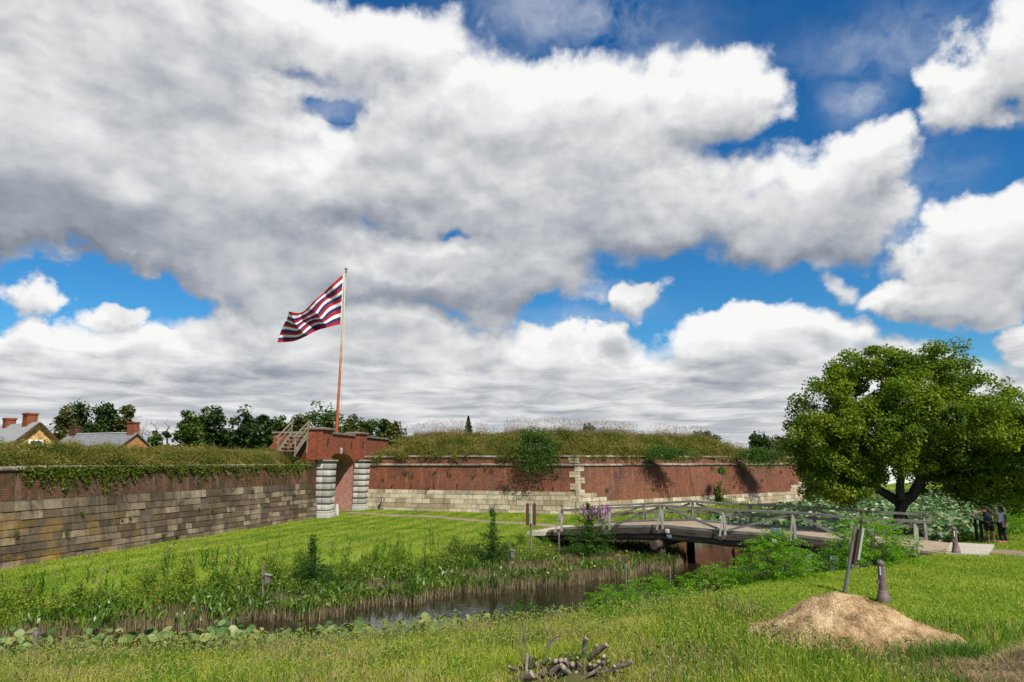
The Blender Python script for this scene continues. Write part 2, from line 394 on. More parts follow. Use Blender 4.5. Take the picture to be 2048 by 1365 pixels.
M['grass_fore'] = m_foliage('grass_fore', [(.09, .17, .012), (.25, .34, .028), (.44, .46, .06), (.58, .48, .16)], .45, .9, .4)
M['grass_green'] = m_foliage('grass_green', [(.03, .11, .006), (.07, .18, .010), (.13, .24, .015)], .4, .6, .45)
M['grass_lawn'] = m_foliage('grass_lawn', [(.07, .15, .008), (.18, .27, .016), (.32, .38, .035), (.46, .42, .11)], .4, .45, .5)
M['grass_berm'] = m_foliage('grass_berm', [(.035, .07, .006), (.12, .14, .015), (.25, .20, .05), (.42, .31, .14)], .4, .55, .55)
M['grass_straw'] = m_foliage('grass_straw', [(.16, .10, .045), (.36, .25, .13), (.58, .43, .25)], .25, 2, .3)
M['foxtail'] = m_foliage('foxtail', [(.26, .29, .05), (.40, .42, .10)], .4, 2, .3)
M['reed_head'] = m_foliage('reed_head', [(.16, .10, .07), (.34, .23, .16)], .3, 2, .3)

def f_bark(h):
    obj = h.n('ShaderNodeTexCoord').outputs['Object']
    nz = h.noise(h.scale(obj, (9, 9, 2)), 1.5, 6, .65).outputs[0]
    return principled(h, h.ramp(nz, [(.3, (.018, .014, .011)), (.55, (.05, .042, .032)), (.75, (.11, .095, .075))]), .9, nz, .8, .05)
M['bark'] = material('bark', f_bark)
def f_greybark(h):
    w = h.attr('wp', 'Vector')
    nz = h.noise(h.scale(w, (10, 26, 1)), 1, 6, .7).outputs[0]
    n2 = h.noise(w, 2.5, 3).outputs[0]
    c = h.ramp(nz, [(.3, (.045, .034, .026)), (.5, (.15, .12, .09)), (.72, (.33, .28, .22))])
    return principled(h, h.mix(h.mr(n2, .5, .65), c, (.19, .145, .10)), .9, nz, .9, .03)
M['cut_branch'] = material('cut_branch', f_greybark)
M['cut_end'] = material('cut_end', lambda h: principled(h, h.ramp(h.noise(h.n('ShaderNodeTexCoord').outputs['Object'], 30, 4).outputs[0], [(.3, (.20, .15, .10)), (.7, (.38, .32, .23))]), .85))
def wood(name, c0, c1, c2, rough=.85):
    def f(h):
        w = h.attr('wp', 'Vector'); t = h.attr('tone')
        g = h.noise(h.scale(w, (1.6, 38, 1)), 1, 5, .6).outputs[0]
        b = h.noise(h.scale(w, (1.2, 4, 1)), 1.4, 4, .6).outputs[0]
        k = h.m('ADD', h.m('MULTIPLY', g, .55), h.m('MULTIPLY', b, .45))
        c = h.ramp(k, [(.32, c0), (.5, c1), (.68, c2)])
        c = h.mix(h.m('MULTIPLY', t, .45), c, h.mix(1.0, c, (.5, .48, .46), 'MULTIPLY'))
        return principled(h, c, rough, g, .5, .01, spec=.2)
    return material(name, f)
M['wood_grey'] = wood('wood_grey', (.07, .06, .05), (.21, .19, .165), (.36, .335, .30))
M['wood_pale'] = wood('wood_pale', (.13, .12, .10), (.29, .27, .23), (.48, .45, .39))
M['wood_dark'] = wood('wood_dark', (.02, .015, .011), (.075, .058, .043), (.17, .135, .105))
M['wood_stair'] = wood('wood_stair', (.09, .07, .05), (.22, .18, .13), (.40, .35, .27))
M['wood_stake'] = wood('wood_stake', (.06, .05, .045), (.16, .135, .12), (.28, .24, .21))
def f_brick(c1, c2, cm, grime=.5, ww=.23, hh=.088, white=0.0, moss=0.0):
    def f(h):
        w = h.attr('wp', 'Vector')
        wob = h.noise(w, 1.3, 2).outputs['Color']
        wv = h.vm('ADD', w, h.scale(h.vm('SUBTRACT', wob, (.5, .5, .5)), (.02, .03, 0)))
        bt = h.n('ShaderNodeTexBrick', {'Vector': wv, 'Color1': c1, 'Color2': c2, 'Mortar': cm, 'Scale': 1.0, 'Mortar Size': .011, 'Mortar Smooth': .2, 'Bias': -.05, 'Brick Width': ww, 'Row Height': hh})
        n1 = h.noise(w, .55, 6, .6).outputs[0]
        n2 = h.noise(h.scale(w, (2.2, .35, 1)), 1.6, 5, .6).outputs[0]
        n3 = h.noise(w, 5, 5, .7).outputs[0]
        c = bt.outputs[0]
        c = h.mix(h.mr(n1, .45, .7, 0, grime), c, (.055, .040, .035))
        c = h.mix(h.mr(n2, .52, .72, 0, .55 * grime + .1), c, (.03, .022, .018))
        c = h.mix(h.mr(n3, .5, .75, 0, .5), c, (.34, .13, .07))
        n5 = h.noise(h.scale(w, (4.7, 13.5, 1)), 1.0, 2, .5).outputs[0]
        c = h.mix(h.mr(n5, .5, .62, 0, .55), c, h.mix(1.0, c, (.35, .32, .35), 'MULTIPLY'))
        c = h.mix(h.mr(h.noise(h.vm('ADD', w, (17, 3, 0)), .33, 5, .65).outputs[0], .5, .68, 0, .25), c, (.18, .12, .09))
        if white: c = h.mix(h.m('MULTIPLY', h.mr(n1, .5, .4), h.mr(n3, .45, .65, 0, white)), c, (.42, .36, .32))
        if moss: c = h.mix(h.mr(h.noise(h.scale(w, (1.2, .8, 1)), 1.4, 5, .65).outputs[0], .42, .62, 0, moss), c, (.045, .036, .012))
        if grime > .5:
            n6 = h.noise(h.vm('ADD', h.scale(w, (2.6, .22, 1)), (3, 9, 0)), 1.5, 5, .65).outputs[0]
            c = h.mix(h.mr(n6, .55, .75, 0, .5), c, (.34, .24, .19))
        bp = h.m('SUBTRACT', h.m('MULTIPLY', n3, .5), bt.outputs[1])
        return principled(h, c, .9, bp, .6, .02, spec=.15)
    return f
M['brick'] = material('brick', f_brick((.27, .075, .034), (.15, .042, .022), (.21, .135, .09), .75))
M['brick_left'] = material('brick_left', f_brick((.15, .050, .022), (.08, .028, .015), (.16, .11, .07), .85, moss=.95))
M['brick_gate'] = material('brick_gate', f_brick((.36, .070, .022), (.20, .038, .015), (.22, .13, .085), .4))
M['brick_passage'] = material('brick_passage', f_brick((.44, .17, .12), (.30, .10, .07), (.50, .42, .37), .15, white=.6))
M['brick_yellow'] = material('brick_yellow', f_brick((.42, .15, .04), (.34, .11, .035), (.55, .40, .2), .1))
def f_stone(c0, c1, c2, stain=.6, streak=.5, lichen=0.0, white=.3):
    def f(h):
        w = h.attr('wp', 'Vector'); t = h.attr('tone')
        c = h.ramp(t, [(0, c0), (.5, c1), (1, c2)])
        n1 = h.noise(w, 1.1, 6, .65).outputs[0]; n2 = h.noise(h.scale(w, (3.2, .5, 1)), 1.5, 6, .65).outputs[0]
        n3 = h.noise(w, 7, 5, .7).outputs[0]; n4 = h.noise(h.vm('ADD', w, (31, 7, 0)), .9, 5, .6).outputs[0]
        c = h.mix(h.mr(n1, .46, .66, 0, stain), c, (.042, .033, .026))
        c = h.mix(h.mr(n2, .50, .68, 0, streak), c, (.045, .035, .028))
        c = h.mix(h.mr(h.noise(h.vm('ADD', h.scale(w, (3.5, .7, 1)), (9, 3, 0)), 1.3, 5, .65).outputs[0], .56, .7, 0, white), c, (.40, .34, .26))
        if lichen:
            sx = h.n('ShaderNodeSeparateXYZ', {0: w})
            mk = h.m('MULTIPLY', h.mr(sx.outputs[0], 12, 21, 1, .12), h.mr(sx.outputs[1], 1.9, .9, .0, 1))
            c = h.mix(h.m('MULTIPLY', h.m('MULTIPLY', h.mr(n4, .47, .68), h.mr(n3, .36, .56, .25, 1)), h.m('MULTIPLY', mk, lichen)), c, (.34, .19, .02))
        c = h.mix(h.mr(n3, .35, .7, 0, .35), c, h.mix(1.0, c, (.45, .45, .45), 'MULTIPLY'))
        return principled(h, c, .92, n3, .6, .02, spec=.15)
    return f
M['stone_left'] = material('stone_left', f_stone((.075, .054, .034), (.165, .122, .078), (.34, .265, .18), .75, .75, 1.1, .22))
M['stone_right'] = material('stone_right', f_stone((.32, .25, .155), (.46, .38, .26), (.63, .55, .40), .42, .32, 0, .3))
M['stone_trim'] = material('stone_trim', f_stone((.17, .14, .10), (.26, .225, .175), (.36, .32, .26), .65, .55, 0, .25))
M['marble'] = material('marble', f_stone((.36, .35, .31), (.50, .48, .44), (.64, .61, .56), .3, .5, 0, .1))
M['mortar'] = material('mortar', lambda h: principled(h, (.09, .07, .05), .95))
def f_ground(h):
    geo = h.n('ShaderNodeNewGeometry'); pos = geo.outputs['Position']; sx = h.n('ShaderNodeSeparateXYZ', {0: pos})
    n1 = h.noise(pos, .35, 5, .6).outputs[0]; n2 = h.noise(h.scale(pos, (1, 1, 1)), 6, 6, .7).outputs[0]
    row = h.n('ShaderNodeMapping', {'Vector': pos, 'Rotation': (0, 0, R(13))}).outputs[0]
    n3 = h.noise(h.scale(row, (1.1, .05, 1)), 1.0, 3, .5).outputs[0]
    k = h.m('ADD', h.m('ADD', h.m('MULTIPLY', n1, .35), h.m('MULTIPLY', n2, .35)), h.m('MULTIPLY', n3, .3))
    c = h.ramp(k, [(.34, (.055, .11, .008)), (.47, (.10, .16, .012)), (.57, (.17, .22, .022)), (.70, (.27, .26, .06))])
    n4 = h.noise(h.vm('ADD', pos, (5, 11, 0)), .30, 4, .6).outputs[0]
    c = h.mix(h.mr(n4, .6, .72, 0, .55), c, (.20, .17, .07))
    mud = h.mr(sx.outputs[2], -.55, -.95)
    c = h.mix(mud, c, (.028, .020, .012))
    return principled(h, c, .95, n2, .7, .06, spec=.1)
M['ground'] = material('ground', f_ground)
def f_water(h):
    pos = h.n('ShaderNodeNewGeometry').outputs['Position']
    n = h.noise(h.scale(pos, (1, 2.4, 1)), 2.6, 4, .5).outputs[0]
    n0 = h.noise(pos, .5, 2).outputs[0]
    return principled(h, (.020, .013, .008), .035, h.m('ADD', n, h.m('MULTIPLY', n0, 3)), .22, .02, spec=.6)
M['water'] = material('water', f_water)
def f_gravel(c0, c1, sc_=14):
    def f(h):
        pos = h.n('ShaderNodeNewGeometry').outputs['Position']
        n = h.noise(pos, sc_, 6, .75).outputs[0]; n1 = h.noise(pos, 1.1, 4).outputs[0]
        c = h.ramp(h.m('ADD', h.m('MULTIPLY', n, .6), h.m('MULTIPLY', n1, .4)), [(.35, c0), (.65, c1)])
        return principled(h, c, .95, n, .7, .03, spec=.1)
    return f
M['path'] = material('path', f_gravel((.17, .12, .085), (.33, .25, .19)))
M['deck'] = material('deck', f_gravel((.23, .175, .12), (.40, .32, .23), 5))
M['slab'] = material('slab', f_gravel((.34, .30, .24), (.52, .47, .39), 5))
M['sandpile'] = material('sandpile', f_gravel((.30, .17, .07), (.60, .40, .20), 9))
M['earth'] = material('earth', f_gravel((.04, .05, .012), (.10, .09, .03), 3))
def plain(name, col, rough=.6, metal=0.0, bump=0.0, var=.25, scale=6, spec=.35):
    def f(h):
        o = h.n('ShaderNodeTexCoord').outputs['Object']; n = h.noise(o, scale, 5, .6).outputs[0]
        c = h.mix(h.mr(n, .35, .7, 0, var), col, tuple(x * .45 for x in col))
        return principled(h, c, rough, n if bump else None, bump or .1, .01, metal, spec)
    return material(name, f)
M['bollard'] = plain('bollard', (.17, .115, .105), .6, 0, .2, .5)
M['reflector'] = plain('reflector', (.75, .75, .74), .4)
M['rust'] = plain('rust', (.10, .035, .02), .8, 0, .4, .6, 20)
M['pale_green'] = plain('pale_green', (.33, .42, .35), .4, 0, 0, .2)
M['grey_box'] = plain('grey_box', (.15, .19, .20), .5)
M['pale_box'] = plain('pale_box', (.52, .50, .40), .5)
M['black'] = plain('black', (.012, .012, .012), .6)
M['brass'] = plain('brass', (.25, .22, .15), .3, .8)
M['white_trim'] = plain('white_trim', (.75, .75, .72), .5, 0, 0, .1)
M['glass_dark'] = plain('glass_dark', (.03, .06, .06), .12)
M['slate'] = material('slate', f_brick((.24, .25, .26), (.18, .19, .20), (.08, .08, .08), .15, .35, .22))
M['metal_roof'] = plain('metal_roof', (.34, .33, .31), .55, .1, 0, .35, 1.2)
M['yellow_wall'] = None
def f_yellow(h):
    w = h.attr('wp', 'Vector')
    bt = h.n('ShaderNodeTexBrick', {'Vector': w, 'Color1': (.42, .20, .07), 'Color2': (.30, .12, .05), 'Mortar': (.4, .28, .14), 'Scale': 1.0, 'Mortar Size': .012, 'Brick Width': .24, 'Row Height': .085})
    n = h.noise(w, 1.3, 6, .7).outputs[0]
    c = h.mix(h.mr(n, .46, .54), bt.outputs[0], (.62, .40, .14))
    return principled(h, c, .9, n, .3, .02)
M['yellow_wall'] = material('yellow_wall', f_yellow)
def f_pole(h):
    o = h.n('ShaderNodeTexCoord').outputs['Object']; sx = h.n('ShaderNodeSeparateXYZ', {0: o})
    n = h.noise(h.scale(o, (6, 6, 1.2)), 1.2, 6, .7).outputs[0]
    k = h.m('ADD', h.mr(sx.outputs[2], 6, 15, .62, .0), h.m('MULTIPLY_ADD', n, 1.3, -.35))
    c = h.ramp(k, [(.25, (.55, .50, .38)), (.42, (.48, .30, .12)), (.55, (.42, .12, .04)), (.9, (.36, .07, .022))])
    return principled(h, c, .75, n, .3, .01)
M['pole'] = material('pole', f_pole)
M['red_roof'] = plain('red_roof', (.40, .11, .05), .8)
M['white_wall'] = plain('white_wall', (.72, .71, .68), .8, 0, 0, .15)
M['car_paint'] = plain('car_paint', (.70, .72, .73), .25)
M['rubber'] = plain('rubber', (.02, .02, .02), .8)
M['skin_dark'] = plain('skin_dark', (.10, .045, .028), .5, 0, 0, .15)
M['skin_mid'] = plain('skin_mid', (.26, .12, .075), .5, 0, 0, .15)
M['hair'] = plain('hair', (.008, .006, .005), .6)
M['cloth_navy'] = plain('cloth_navy', (.012, .022, .028), .85, 0, .3, .6, 9)
M['cloth_black'] = plain('cloth_black', (.010, .010, .011), .85)
M['cloth_white'] = plain('cloth_white', (.50, .48, .52), .85)
M['pink'] = plain('pink', (.65, .08, .22), .6)
M['shoe'] = plain('shoe', (.3, .3, .3), .6)
M['tan'] = plain('tan', (.16, .11, .06), .7)
M['panel_face'] = plain('panel_face', (.45, .45, .46), .3)

# ------------------------------------------------------------------ terrain
NEAR = [(-60, 10), (-30, 14.0), (-16, 17.4), (-12, 18.2), (-8, 18.6), (-5, 19.2), (-2, 20.8), (1, 22.4), (4, 24.0), (8, 26.2), (11, 28.0), (13.6, 30.2), (16.6, 33.0), (18.2, 35.0), (21.5, 36.6), (25, 39.5), (33, 49), (50, 70), (66, 92), (68, 100)]
FARS = [(52, 103), (37, 86), (28, 72), (20, 59), (13, 50), (7.5, 44.5), (4.5, 41.0), (2.4, 38.0), (.6, 34.8), (-5, 30.6), (-11, 25.2), (-15, 21.4), (-20, 19.2), (-34, 17), (-60, 14)]
MOAT = np.array(NEAR + FARS, dtype=float)
def seg_dist(X, Y, poly):
    d = np.full(X.shape, 1e9); inside = np.zeros(X.shape, bool); n = len(poly)
    for i in range(n):
        ax, ay = poly[i]; bx, by = poly[(i + 1) % n]
        t = np.clip(((X - ax) * (bx - ax) + (Y - ay) * (by - ay)) / ((bx - ax) ** 2 + (by - ay) ** 2), 0, 1)
        d = np.minimum(d, np.hypot(X - ax - t * (bx - ax), Y - ay - t * (by - ay)))
        if ay != by:
            c = ((ay > Y) != (by > Y)) & (X < (bx - ax) * (Y - ay) / (by - ay) + ax); inside ^= c
    return np.where(inside, -d, d)
def polyd(X, Y, pl):
    d = np.full(X.shape, 1e9)
    for (ax, ay), (bx, by) in zip(pl[:-1], pl[1:]):
        t = np.clip(((X - ax) * (bx - ax) + (Y - ay) * (by - ay)) / ((bx - ax) ** 2 + (by - ay) ** 2), 0, 1)
        d = np.minimum(d, np.hypot(X - ax - t * (bx - ax), Y - ay - t * (by - ay)))
    return d
def sstep(x): x = np.clip(x, 0, 1); return x * x * (3 - 2 * x)
def hz(X, Y):
    X = np.asarray(X, float); Y = np.asarray(Y, float)
    sd = seg_dist(X, Y, MOAT)
    fort = polyd(X, Y, FARS) < polyd(X, Y, NEAR)
    land = np.where(fort, -.30, 0.0) + .03 * np.sin(X * .9 + Y * .37) * np.sin(Y * .61 - X * .2) + .02 * np.sin(X * 2.1) * np.sin(Y * 1.7)
    bwn = 8.0 - 4.2 * sstep((X - 1) / 7)
    q = np.clip(sd / bwn, 0, 1)
    z = np.where(fort, -1.2 + (land + 1.2) * sstep(sd / 1.8), -1.2 + (land + 1.2) * q * (1.15 - .15 * q))
    zin = -1.2 - .7 * sstep(-sd / np.where(fort, 4.0, 1.5))
    return np.where(sd > 0, z, zin)
def hz1(x, y): return float(hz(np.array([x]), np.array([y]))[0])
def warp(vals): return np.array(sorted(set(np.round(vals, 3))))
gx = warp(np.concatenate([[-2500, -1500, -800, -400, -200, -130, -90], np.arange(-70, -22, 3), np.arange(-22, 32, .3), np.arange(32, 90, 2), [110, 150, 220, 400, 800, 1500, 2500]]))
gy = warp(np.concatenate([[-400, -100, -40, -15, 0], np.arange(4, 9, 1), np.arange(9, 56, .3), np.arange(56, 130, 1.5), [140, 160, 200, 260, 400, 700, 1200, 2000, 3500]]))
XX, YY = np.meshgrid(gx, gy); ZZ = hz(XX, YY)
nx, ny = len(gx), len(gy); ii = np.arange((ny - 1) * (nx - 1)); r_, c_ = ii // (nx - 1), ii % (nx - 1); b0 = r_ * nx + c_
g_o = mesh_np('ground', np.stack([XX.ravel(), YY.ravel(), ZZ.ravel()], 1), [np.stack([b0, b0 + 1, b0 + nx + 1, b0 + nx], 1)], M['ground'], smooth=True)
tag(g_o, kind='structure')
m = MB(); m.quad([(-70, 8, -1.2), (80, 8, -1.2), (80, 112, -1.2), (-70, 112, -1.2)])
tag(m.build('water', M['water']), kind='structure')

# ------------------------------------------------------------------ walls
class WallLine:
    """polyline seen from outside (left to right); base at z0, leaning back by batter"""
    def __init__(s, pts, z0, batter):
        s.p = [Vector((x, y)) for x, y in pts]; s.z0 = z0; s.b = batter; n = len(s.p)
        s.d = [(s.p[i + 1] - s.p[i]).normalized() for i in range(n - 1)]
        s.nrm = [Vector((d.y, -d.x)) for d in s.d]              # outward
        s.len = [(s.p[i + 1] - s.p[i]).length for i in range(n - 1)]
        s.off = np.concatenate([[0], np.cumsum(s.len)])
    def v(s, i, out):
        if i == 0: n = s.nrm[0]; return s.p[0] + n * out
        if i == len(s.p) - 1: return s.p[-1] + s.nrm[-1] * out
        a, b = s.nrm[i - 1], s.nrm[i]; m = (a + b).normalized(); return s.p[i] + m * out / max(m.dot(a), .3)
    def at(s, i, t, h, out=0.0):                                 # t metres along segment i
        o = out - s.b * (h - s.z0); A = s.v(i, o); B = s.v(i + 1, o); k = t / s.len[i]
        q = A + (B - A) * k; return Vector((q.x, q.y, h))
def sheet(wl, i, t0, t1, h0, h1, out, mb, ns=1, nh=1, tone=None):
    for a in range(ns):
        for b in range(nh):
            ta = t0 + (t1 - t0) * a / ns; tb = t0 + (t1 - t0) * (a + 1) / ns; ha = h0 + (h1 - h0) * b / nh; hb = h0 + (h1 - h0) * (b + 1) / nh
            o = wl.off[i]
            mb.quad([wl.at(i, ta, ha, out), wl.at(i, tb, ha, out), wl.at(i, tb, hb, out), wl.at(i, ta, hb, out)], tone, [(o + ta, ha, 0), (o + tb, ha, 0), (o + tb, hb, 0), (o + ta, hb, 0)])
def ashlar(wl, i, t0, t1, h0, h1, ch, lmin, lmax, mb, out=.02, rough=.02, gap=.012, topf=None, wear=0.0):
    h = h0
    while h < h1 - .05:
        c = min(ch * random.uniform(.85, 1.15), h1 - h)
        if h1 - h - c < ch * .5: c = h1 - h
        t = t0
        while t < t1 - .02:
            L = min(random.uniform(lmin, lmax), t1 - t)
            if t1 - t - L < lmin * .5: L = t1 - t
            if topf is None or h + c <= topf(t + L * .5) + .02:
                o = out + random.uniform(0, rough); b = .012; g = gap * random.uniform(.5, 1.5)
                if wear and random.random() < wear: o -= .05; b = .03
                a0, a1, z0, z1 = t + g * .5, t + L - g * .5, h + g * .5, h + c - g * .5
                tone = random.random(); of = wl.off[i]
                oc = [(a0, z0), (a1, z0), (a1, z1), (a0, z1)]; ic = [(a0 + b, z0 + b), (a1 - b, z0 + b), (a1 - b, z1 - b), (a0 + b, z1 - b)]
                j = [random.uniform(-.008, .008) for _ in range(4)]
                O = [wl.at(i, x, z, -.02) for x, z in oc]; I = [wl.at(i, x, z, o + jj) for (x, z), jj in zip(ic, j)]
                mb.quad(I, tone, [(of + x, z, 0) for x, z in ic])
                for k in range(4):
                    k2 = (k + 1) % 4
                    mb.quad([O[k], O[k2], I[k2], I[k]], tone, [(of + oc[k][0], oc[k][1], 0), (of + oc[k2][0], oc[k2][1], 0), (of + ic[k2][0], ic[k2][1], 0), (of + ic[k][0], ic[k][1], 0)])
            t += L
        h += c
def sweep(wl, prof, mb, step=2.0, i0=0, wob=0.0):
    """profile of (out, h) swept along the whole line in lengths, a joint between them"""
    for i in range(i0, len(wl.len)):
        n = max(1, int(wl.len[i] / step))
        for k in range(n):
            g = .006; ta = wl.len[i] * k / n + g; tb = wl.len[i] * (k + 1) / n - g; dz = random.uniform(-wob, wob); tone = random.random()
            if k == 0: ta = 0
            if k == n - 1: tb = wl.len[i]
            for (o0, h0), (o1, h1) in zip(prof[:-1], prof[1:]):
                o = wl.off[i]
                mb.quad([wl.at(i, ta, h0 + dz, o0), wl.at(i, tb, h0 + dz, o0), wl.at(i, tb, h1 + dz, o1), wl.at(i, ta, h1 + dz, o1)], tone, [(o + ta, h0, 0), (o + tb, h0, 0), (o + tb, h1 + .05, 0), (o + ta, h1 + .05, 0)])
            for t, fl in ((ta, 1), (tb, 0)):
                pts = [wl.at(i, t, h + dz, o_) for o_, h in prof]
                mb.quad(pts if fl else pts[::-1], tone)
def halfround(zc, r, out0=0.0, n=7):
    return [(-.25, zc - r)] + [(out0 + r * math.cos(a), zc + r * math.sin(a)) for a in [(-math.pi / 2 + math.pi * k / n) for k in range(n + 1)]] + [(-.25, zc + r)]

dL = (Vector((-13.28, 50.58)) - Vector((-18.86, 26.22))).normalized()
La = Vector((-18.86, 26.22)) - dL * 12; Lb = Vector((-13.28, 50.58)) - dL * 1.2
WL = WallLine([tuple(La), tuple(Lb)], -.3, .13)
LW = empty('curtain_wall', (La.x, La.y, -.3), 'long stained stone and brick rampart wall on the left below the grassy bank', 'wall')
m = MB(); sheet(WL, 0, 0, WL.len[0], -.5, 2.1, 0, m); sheet(WL, 0, 0, WL.len[0], 3.2, 3.45, -.5, m); m.build('mortar_bed', M['mortar'], LW)
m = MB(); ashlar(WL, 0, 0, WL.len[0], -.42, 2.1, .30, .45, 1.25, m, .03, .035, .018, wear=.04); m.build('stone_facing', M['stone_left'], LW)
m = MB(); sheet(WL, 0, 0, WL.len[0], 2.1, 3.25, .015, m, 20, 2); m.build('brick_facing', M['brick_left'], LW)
m = MB(); sweep(WL, halfround(3.32, .10, .03), m, 2.2, wob=.012); m.build('cordon', M['stone_trim'], LW)

Bd = (Vector((5.03, 51.98)) - Vector((-11.19, 57.27))).normalized()
B0 = Vector((-11.19, 57.27)) - Bd * 1.4
WR = WallLine([tuple(B0), (5.03, 51.98), (30.4, 72.2), (27.5, 96)], -.3, .13)
RW = empty('bastion_wall', (5.03, 51.98, -.3), 'red brick bastion wall on a pale stone base with a stone quoin at its corner', 'wall')
m = MB(); LR = WR.len
def top1(t): return 1.32
def top2(t):
    if t < 1.6: return 1.35
    if t < 2.6: return 1.02
    if t > LR[1] - 1.0: return 1.7
    if t > LR[1] - 2.0: return 1.25
    return .70
for i, tf in ((0, top1), (1, top2)):
    m_ = MB()
mm = MB()
for i in range(3): sheet(WR, i, 0, LR[i], -.5, 1.75, -.012, mm)
mm.build('mortar_bed', M['mortar'], RW)
mm = MB()
ashlar(WR, 0, 0, LR[0] - .3, -.4, 1.34, .345, .6, 1.5, mm, .015, .012, .012)
ashlar(WR, 1, .3, LR[1], -.4, 1.75, .345, .6, 1.5, mm, .015, .012, .012, topf=top2)
ashlar(WR, 2, 0, LR[2], -.4, 1.75, .345, .6, 1.5, mm, .015, .012, .012)
mm.build('stone_base', M['stone_right'], RW)
mm = MB()
sheet(WR, 0, 0, LR[0], 1.33, 3.95, .0, mm, 10, 3)
sheet(WR, 1, 0, LR[1], .40, 3.95, .0, mm, 12, 3); sheet(WR, 2, 0, LR[2], 1.6, 3.95, 0, mm, 6, 3)
mm.build('brick_facing', M['brick'], RW)
mm = MB(); sweep(WR, halfround(3.32, .10, .03), mm, 2.4, wob=.018); mm.build('cordon', M['stone_trim'], RW)
mm = MB(); sweep(WR, [(-.4, 3.93), (.10, 3.93), (.10, 4.07), (-.5, 4.07)], mm, 2.0, wob=.018); mm.build('coping', M['stone_trim'], RW)
def quoin(i_corner, mb, h0, h1, flip=False):
    h = h0; k = 0
    while h < h1:
        c = .225; c = min(c, h1 - h)
        for (i, sgn) in ((i_corner - 1, -1), (i_corner, 1)):
            L = (.62 if (k % 4 < 2) == (sgn < 0) else .26)
            if h > 1.3: L = (.68 if (k // 2 % 2 == 0) == (sgn < 0) else .24)
            ln = WR.len[i]; o = .05
            ta, tb = (ln - L, ln) if sgn < 0 else (0, L)
            tone = random.uniform(.15, .65); of = WR.off[i]; e = .008
            q = [(ta, h + e), (tb, h + e), (tb, h + c - e), (ta, h + c - e)]
            mb.quad([WR.at(i, x, z, o) for x, z in q], tone, [(of + x, z, 0) for x, z in q])
            mb.quad([WR.at(i, ta, h + c - e, o), WR.at(i, tb, h + c - e, o), WR.at(i, tb, h + c - e, -.02), WR.at(i, ta, h + c - e, -.02)], tone)
            mb.quad([WR.at(i, tb, h + e, o), WR.at(i, ta, h + e, o), WR.at(i, ta, h + e, -.02), WR.at(i, tb, h + e, -.02)], tone)
            te = ta if sgn < 0 else tb
            qq = [WR.at(i, te, h + e, -.02), WR.at(i, te, h + e, o), WR.at(i, te, h + c - e, o), WR.at(i, te, h + c - e, -.02)]
            mb.quad(qq if sgn < 0 else qq[::-1], tone)
        h += c; k += 1
mm = MB(); quoin(1, mm, -.3, 3.2); quoin(1, mm, 3.45, 3.92); mm.build('quoin', M['stone_right'], RW)
# loopholes: flat black quads on the brick, slot shade put into their colour
mm = MB()
for px, py, hh in ((804, 948, .25), (893, 950, .45), (986, 946, .22), (820, 974, .4), (866, 974, .4), (913, 973, .4), (1008, 975, .4), (1107, 980, .4)):
    c = P(px, py, 54); k = (c.x - B0.x) / Bd.x
    t = 0
    for _ in range(6):
        q = WR.at(0, k, 0, 0); a, b, cc = ray(px, py); t = q.y / b; k += (a * t - q.x) / Bd.x
    z = HC + cc * t
    q = [(k - .05, z - hh / 2), (k + .05, z - hh / 2), (k + .05, z + hh / 2), (k - .05, z + hh / 2)]
    mm.quad([WR.at(0, x, y, .006) for x, y in q])
mm.build('loophole', M['black'], RW)

# ------------------------------------------------------------------ earth banks behind the walls
def bank(name, wl, prof, segs, nt_=2.0, tf=None):
    V = []; F4 = []; rows = []; pos = []
    for i in segs:
        n = int(wl.len[i] / nt_)
        for k in range(n + (1 if i == segs[-1] else 0)): pos.append((i, wl.len[i] * k / n))
    for i, t in pos:
        r = []
        f = tf(wl.off[i] + t) if tf else 1
        for o, z in prof:
            q = wl.at(i, t, wl.z0, o); zz = z if z < 3 else 3.35 + (z - 3.35) * f
            r.append((q.x, q.y, zz + (.10 * math.sin(t * .9 + o) + .08 * math.sin(t * 2.3 + i)) * (1 if zz > 3.6 else 0)))
        rows.append(r)
    npf = len(prof)
    for r in rows: V += r
    for a in range(len(rows) - 1):
        for b in range(npf - 1):
            q = a * npf + b; F4.append([q, q + npf, q + npf + 1, q + 1])
    o = mesh_np(name, V, [F4], M['earth'], smooth=True); tag(o, kind='structure')
    return np.array(rows)
rowsL = bank('rampart_earth', WL, [(-.45, 3.2), (-.6, 3.42), (-1.3, 3.8), (-2.6, 4.05), (-5, 4.05), (-6.5, 3.4), (-8.5, 0), (-9, -.4)], [0])
rowsR = bank('rampart_earth', WR, [(-.5, 3.8), (-.75, 4.1), (-1.6, 4.65), (-3.2, 5.4), (-4.6, 5.75), (-7.5, 5.75), (-10, 4.4), (-14, 0), (-14.5, -.4)], [0, 1],
             tf=lambda s: min(1, .35 + s / 3.6) if s < 20 else min(1, max(.35, (43.5 + 5.6 - s) / 9)))
def scatter_rows(rows, n, bmin, bmax, amin=0, amax=None):
    """random points over columns bmin..bmax of the bank surface"""
    na = rows.shape[0]; amax = amax or na - 1
    a = rnd(n, amin, amax - 1e-3); b = rnd(n, bmin, bmax - 1e-3)
    ai = a.astype(int); bi = b.astype(int); fa = (a - ai)[:, None]; fb = (b - bi)[:, None]
    return (rows[ai, bi] * (1 - fa) * (1 - fb) + rows[ai + 1, bi] * fa * (1 - fb) + rows[ai, bi + 1] * (1 - fa) * fb + rows[ai + 1, bi + 1] * fa * fb)
s = Soup()
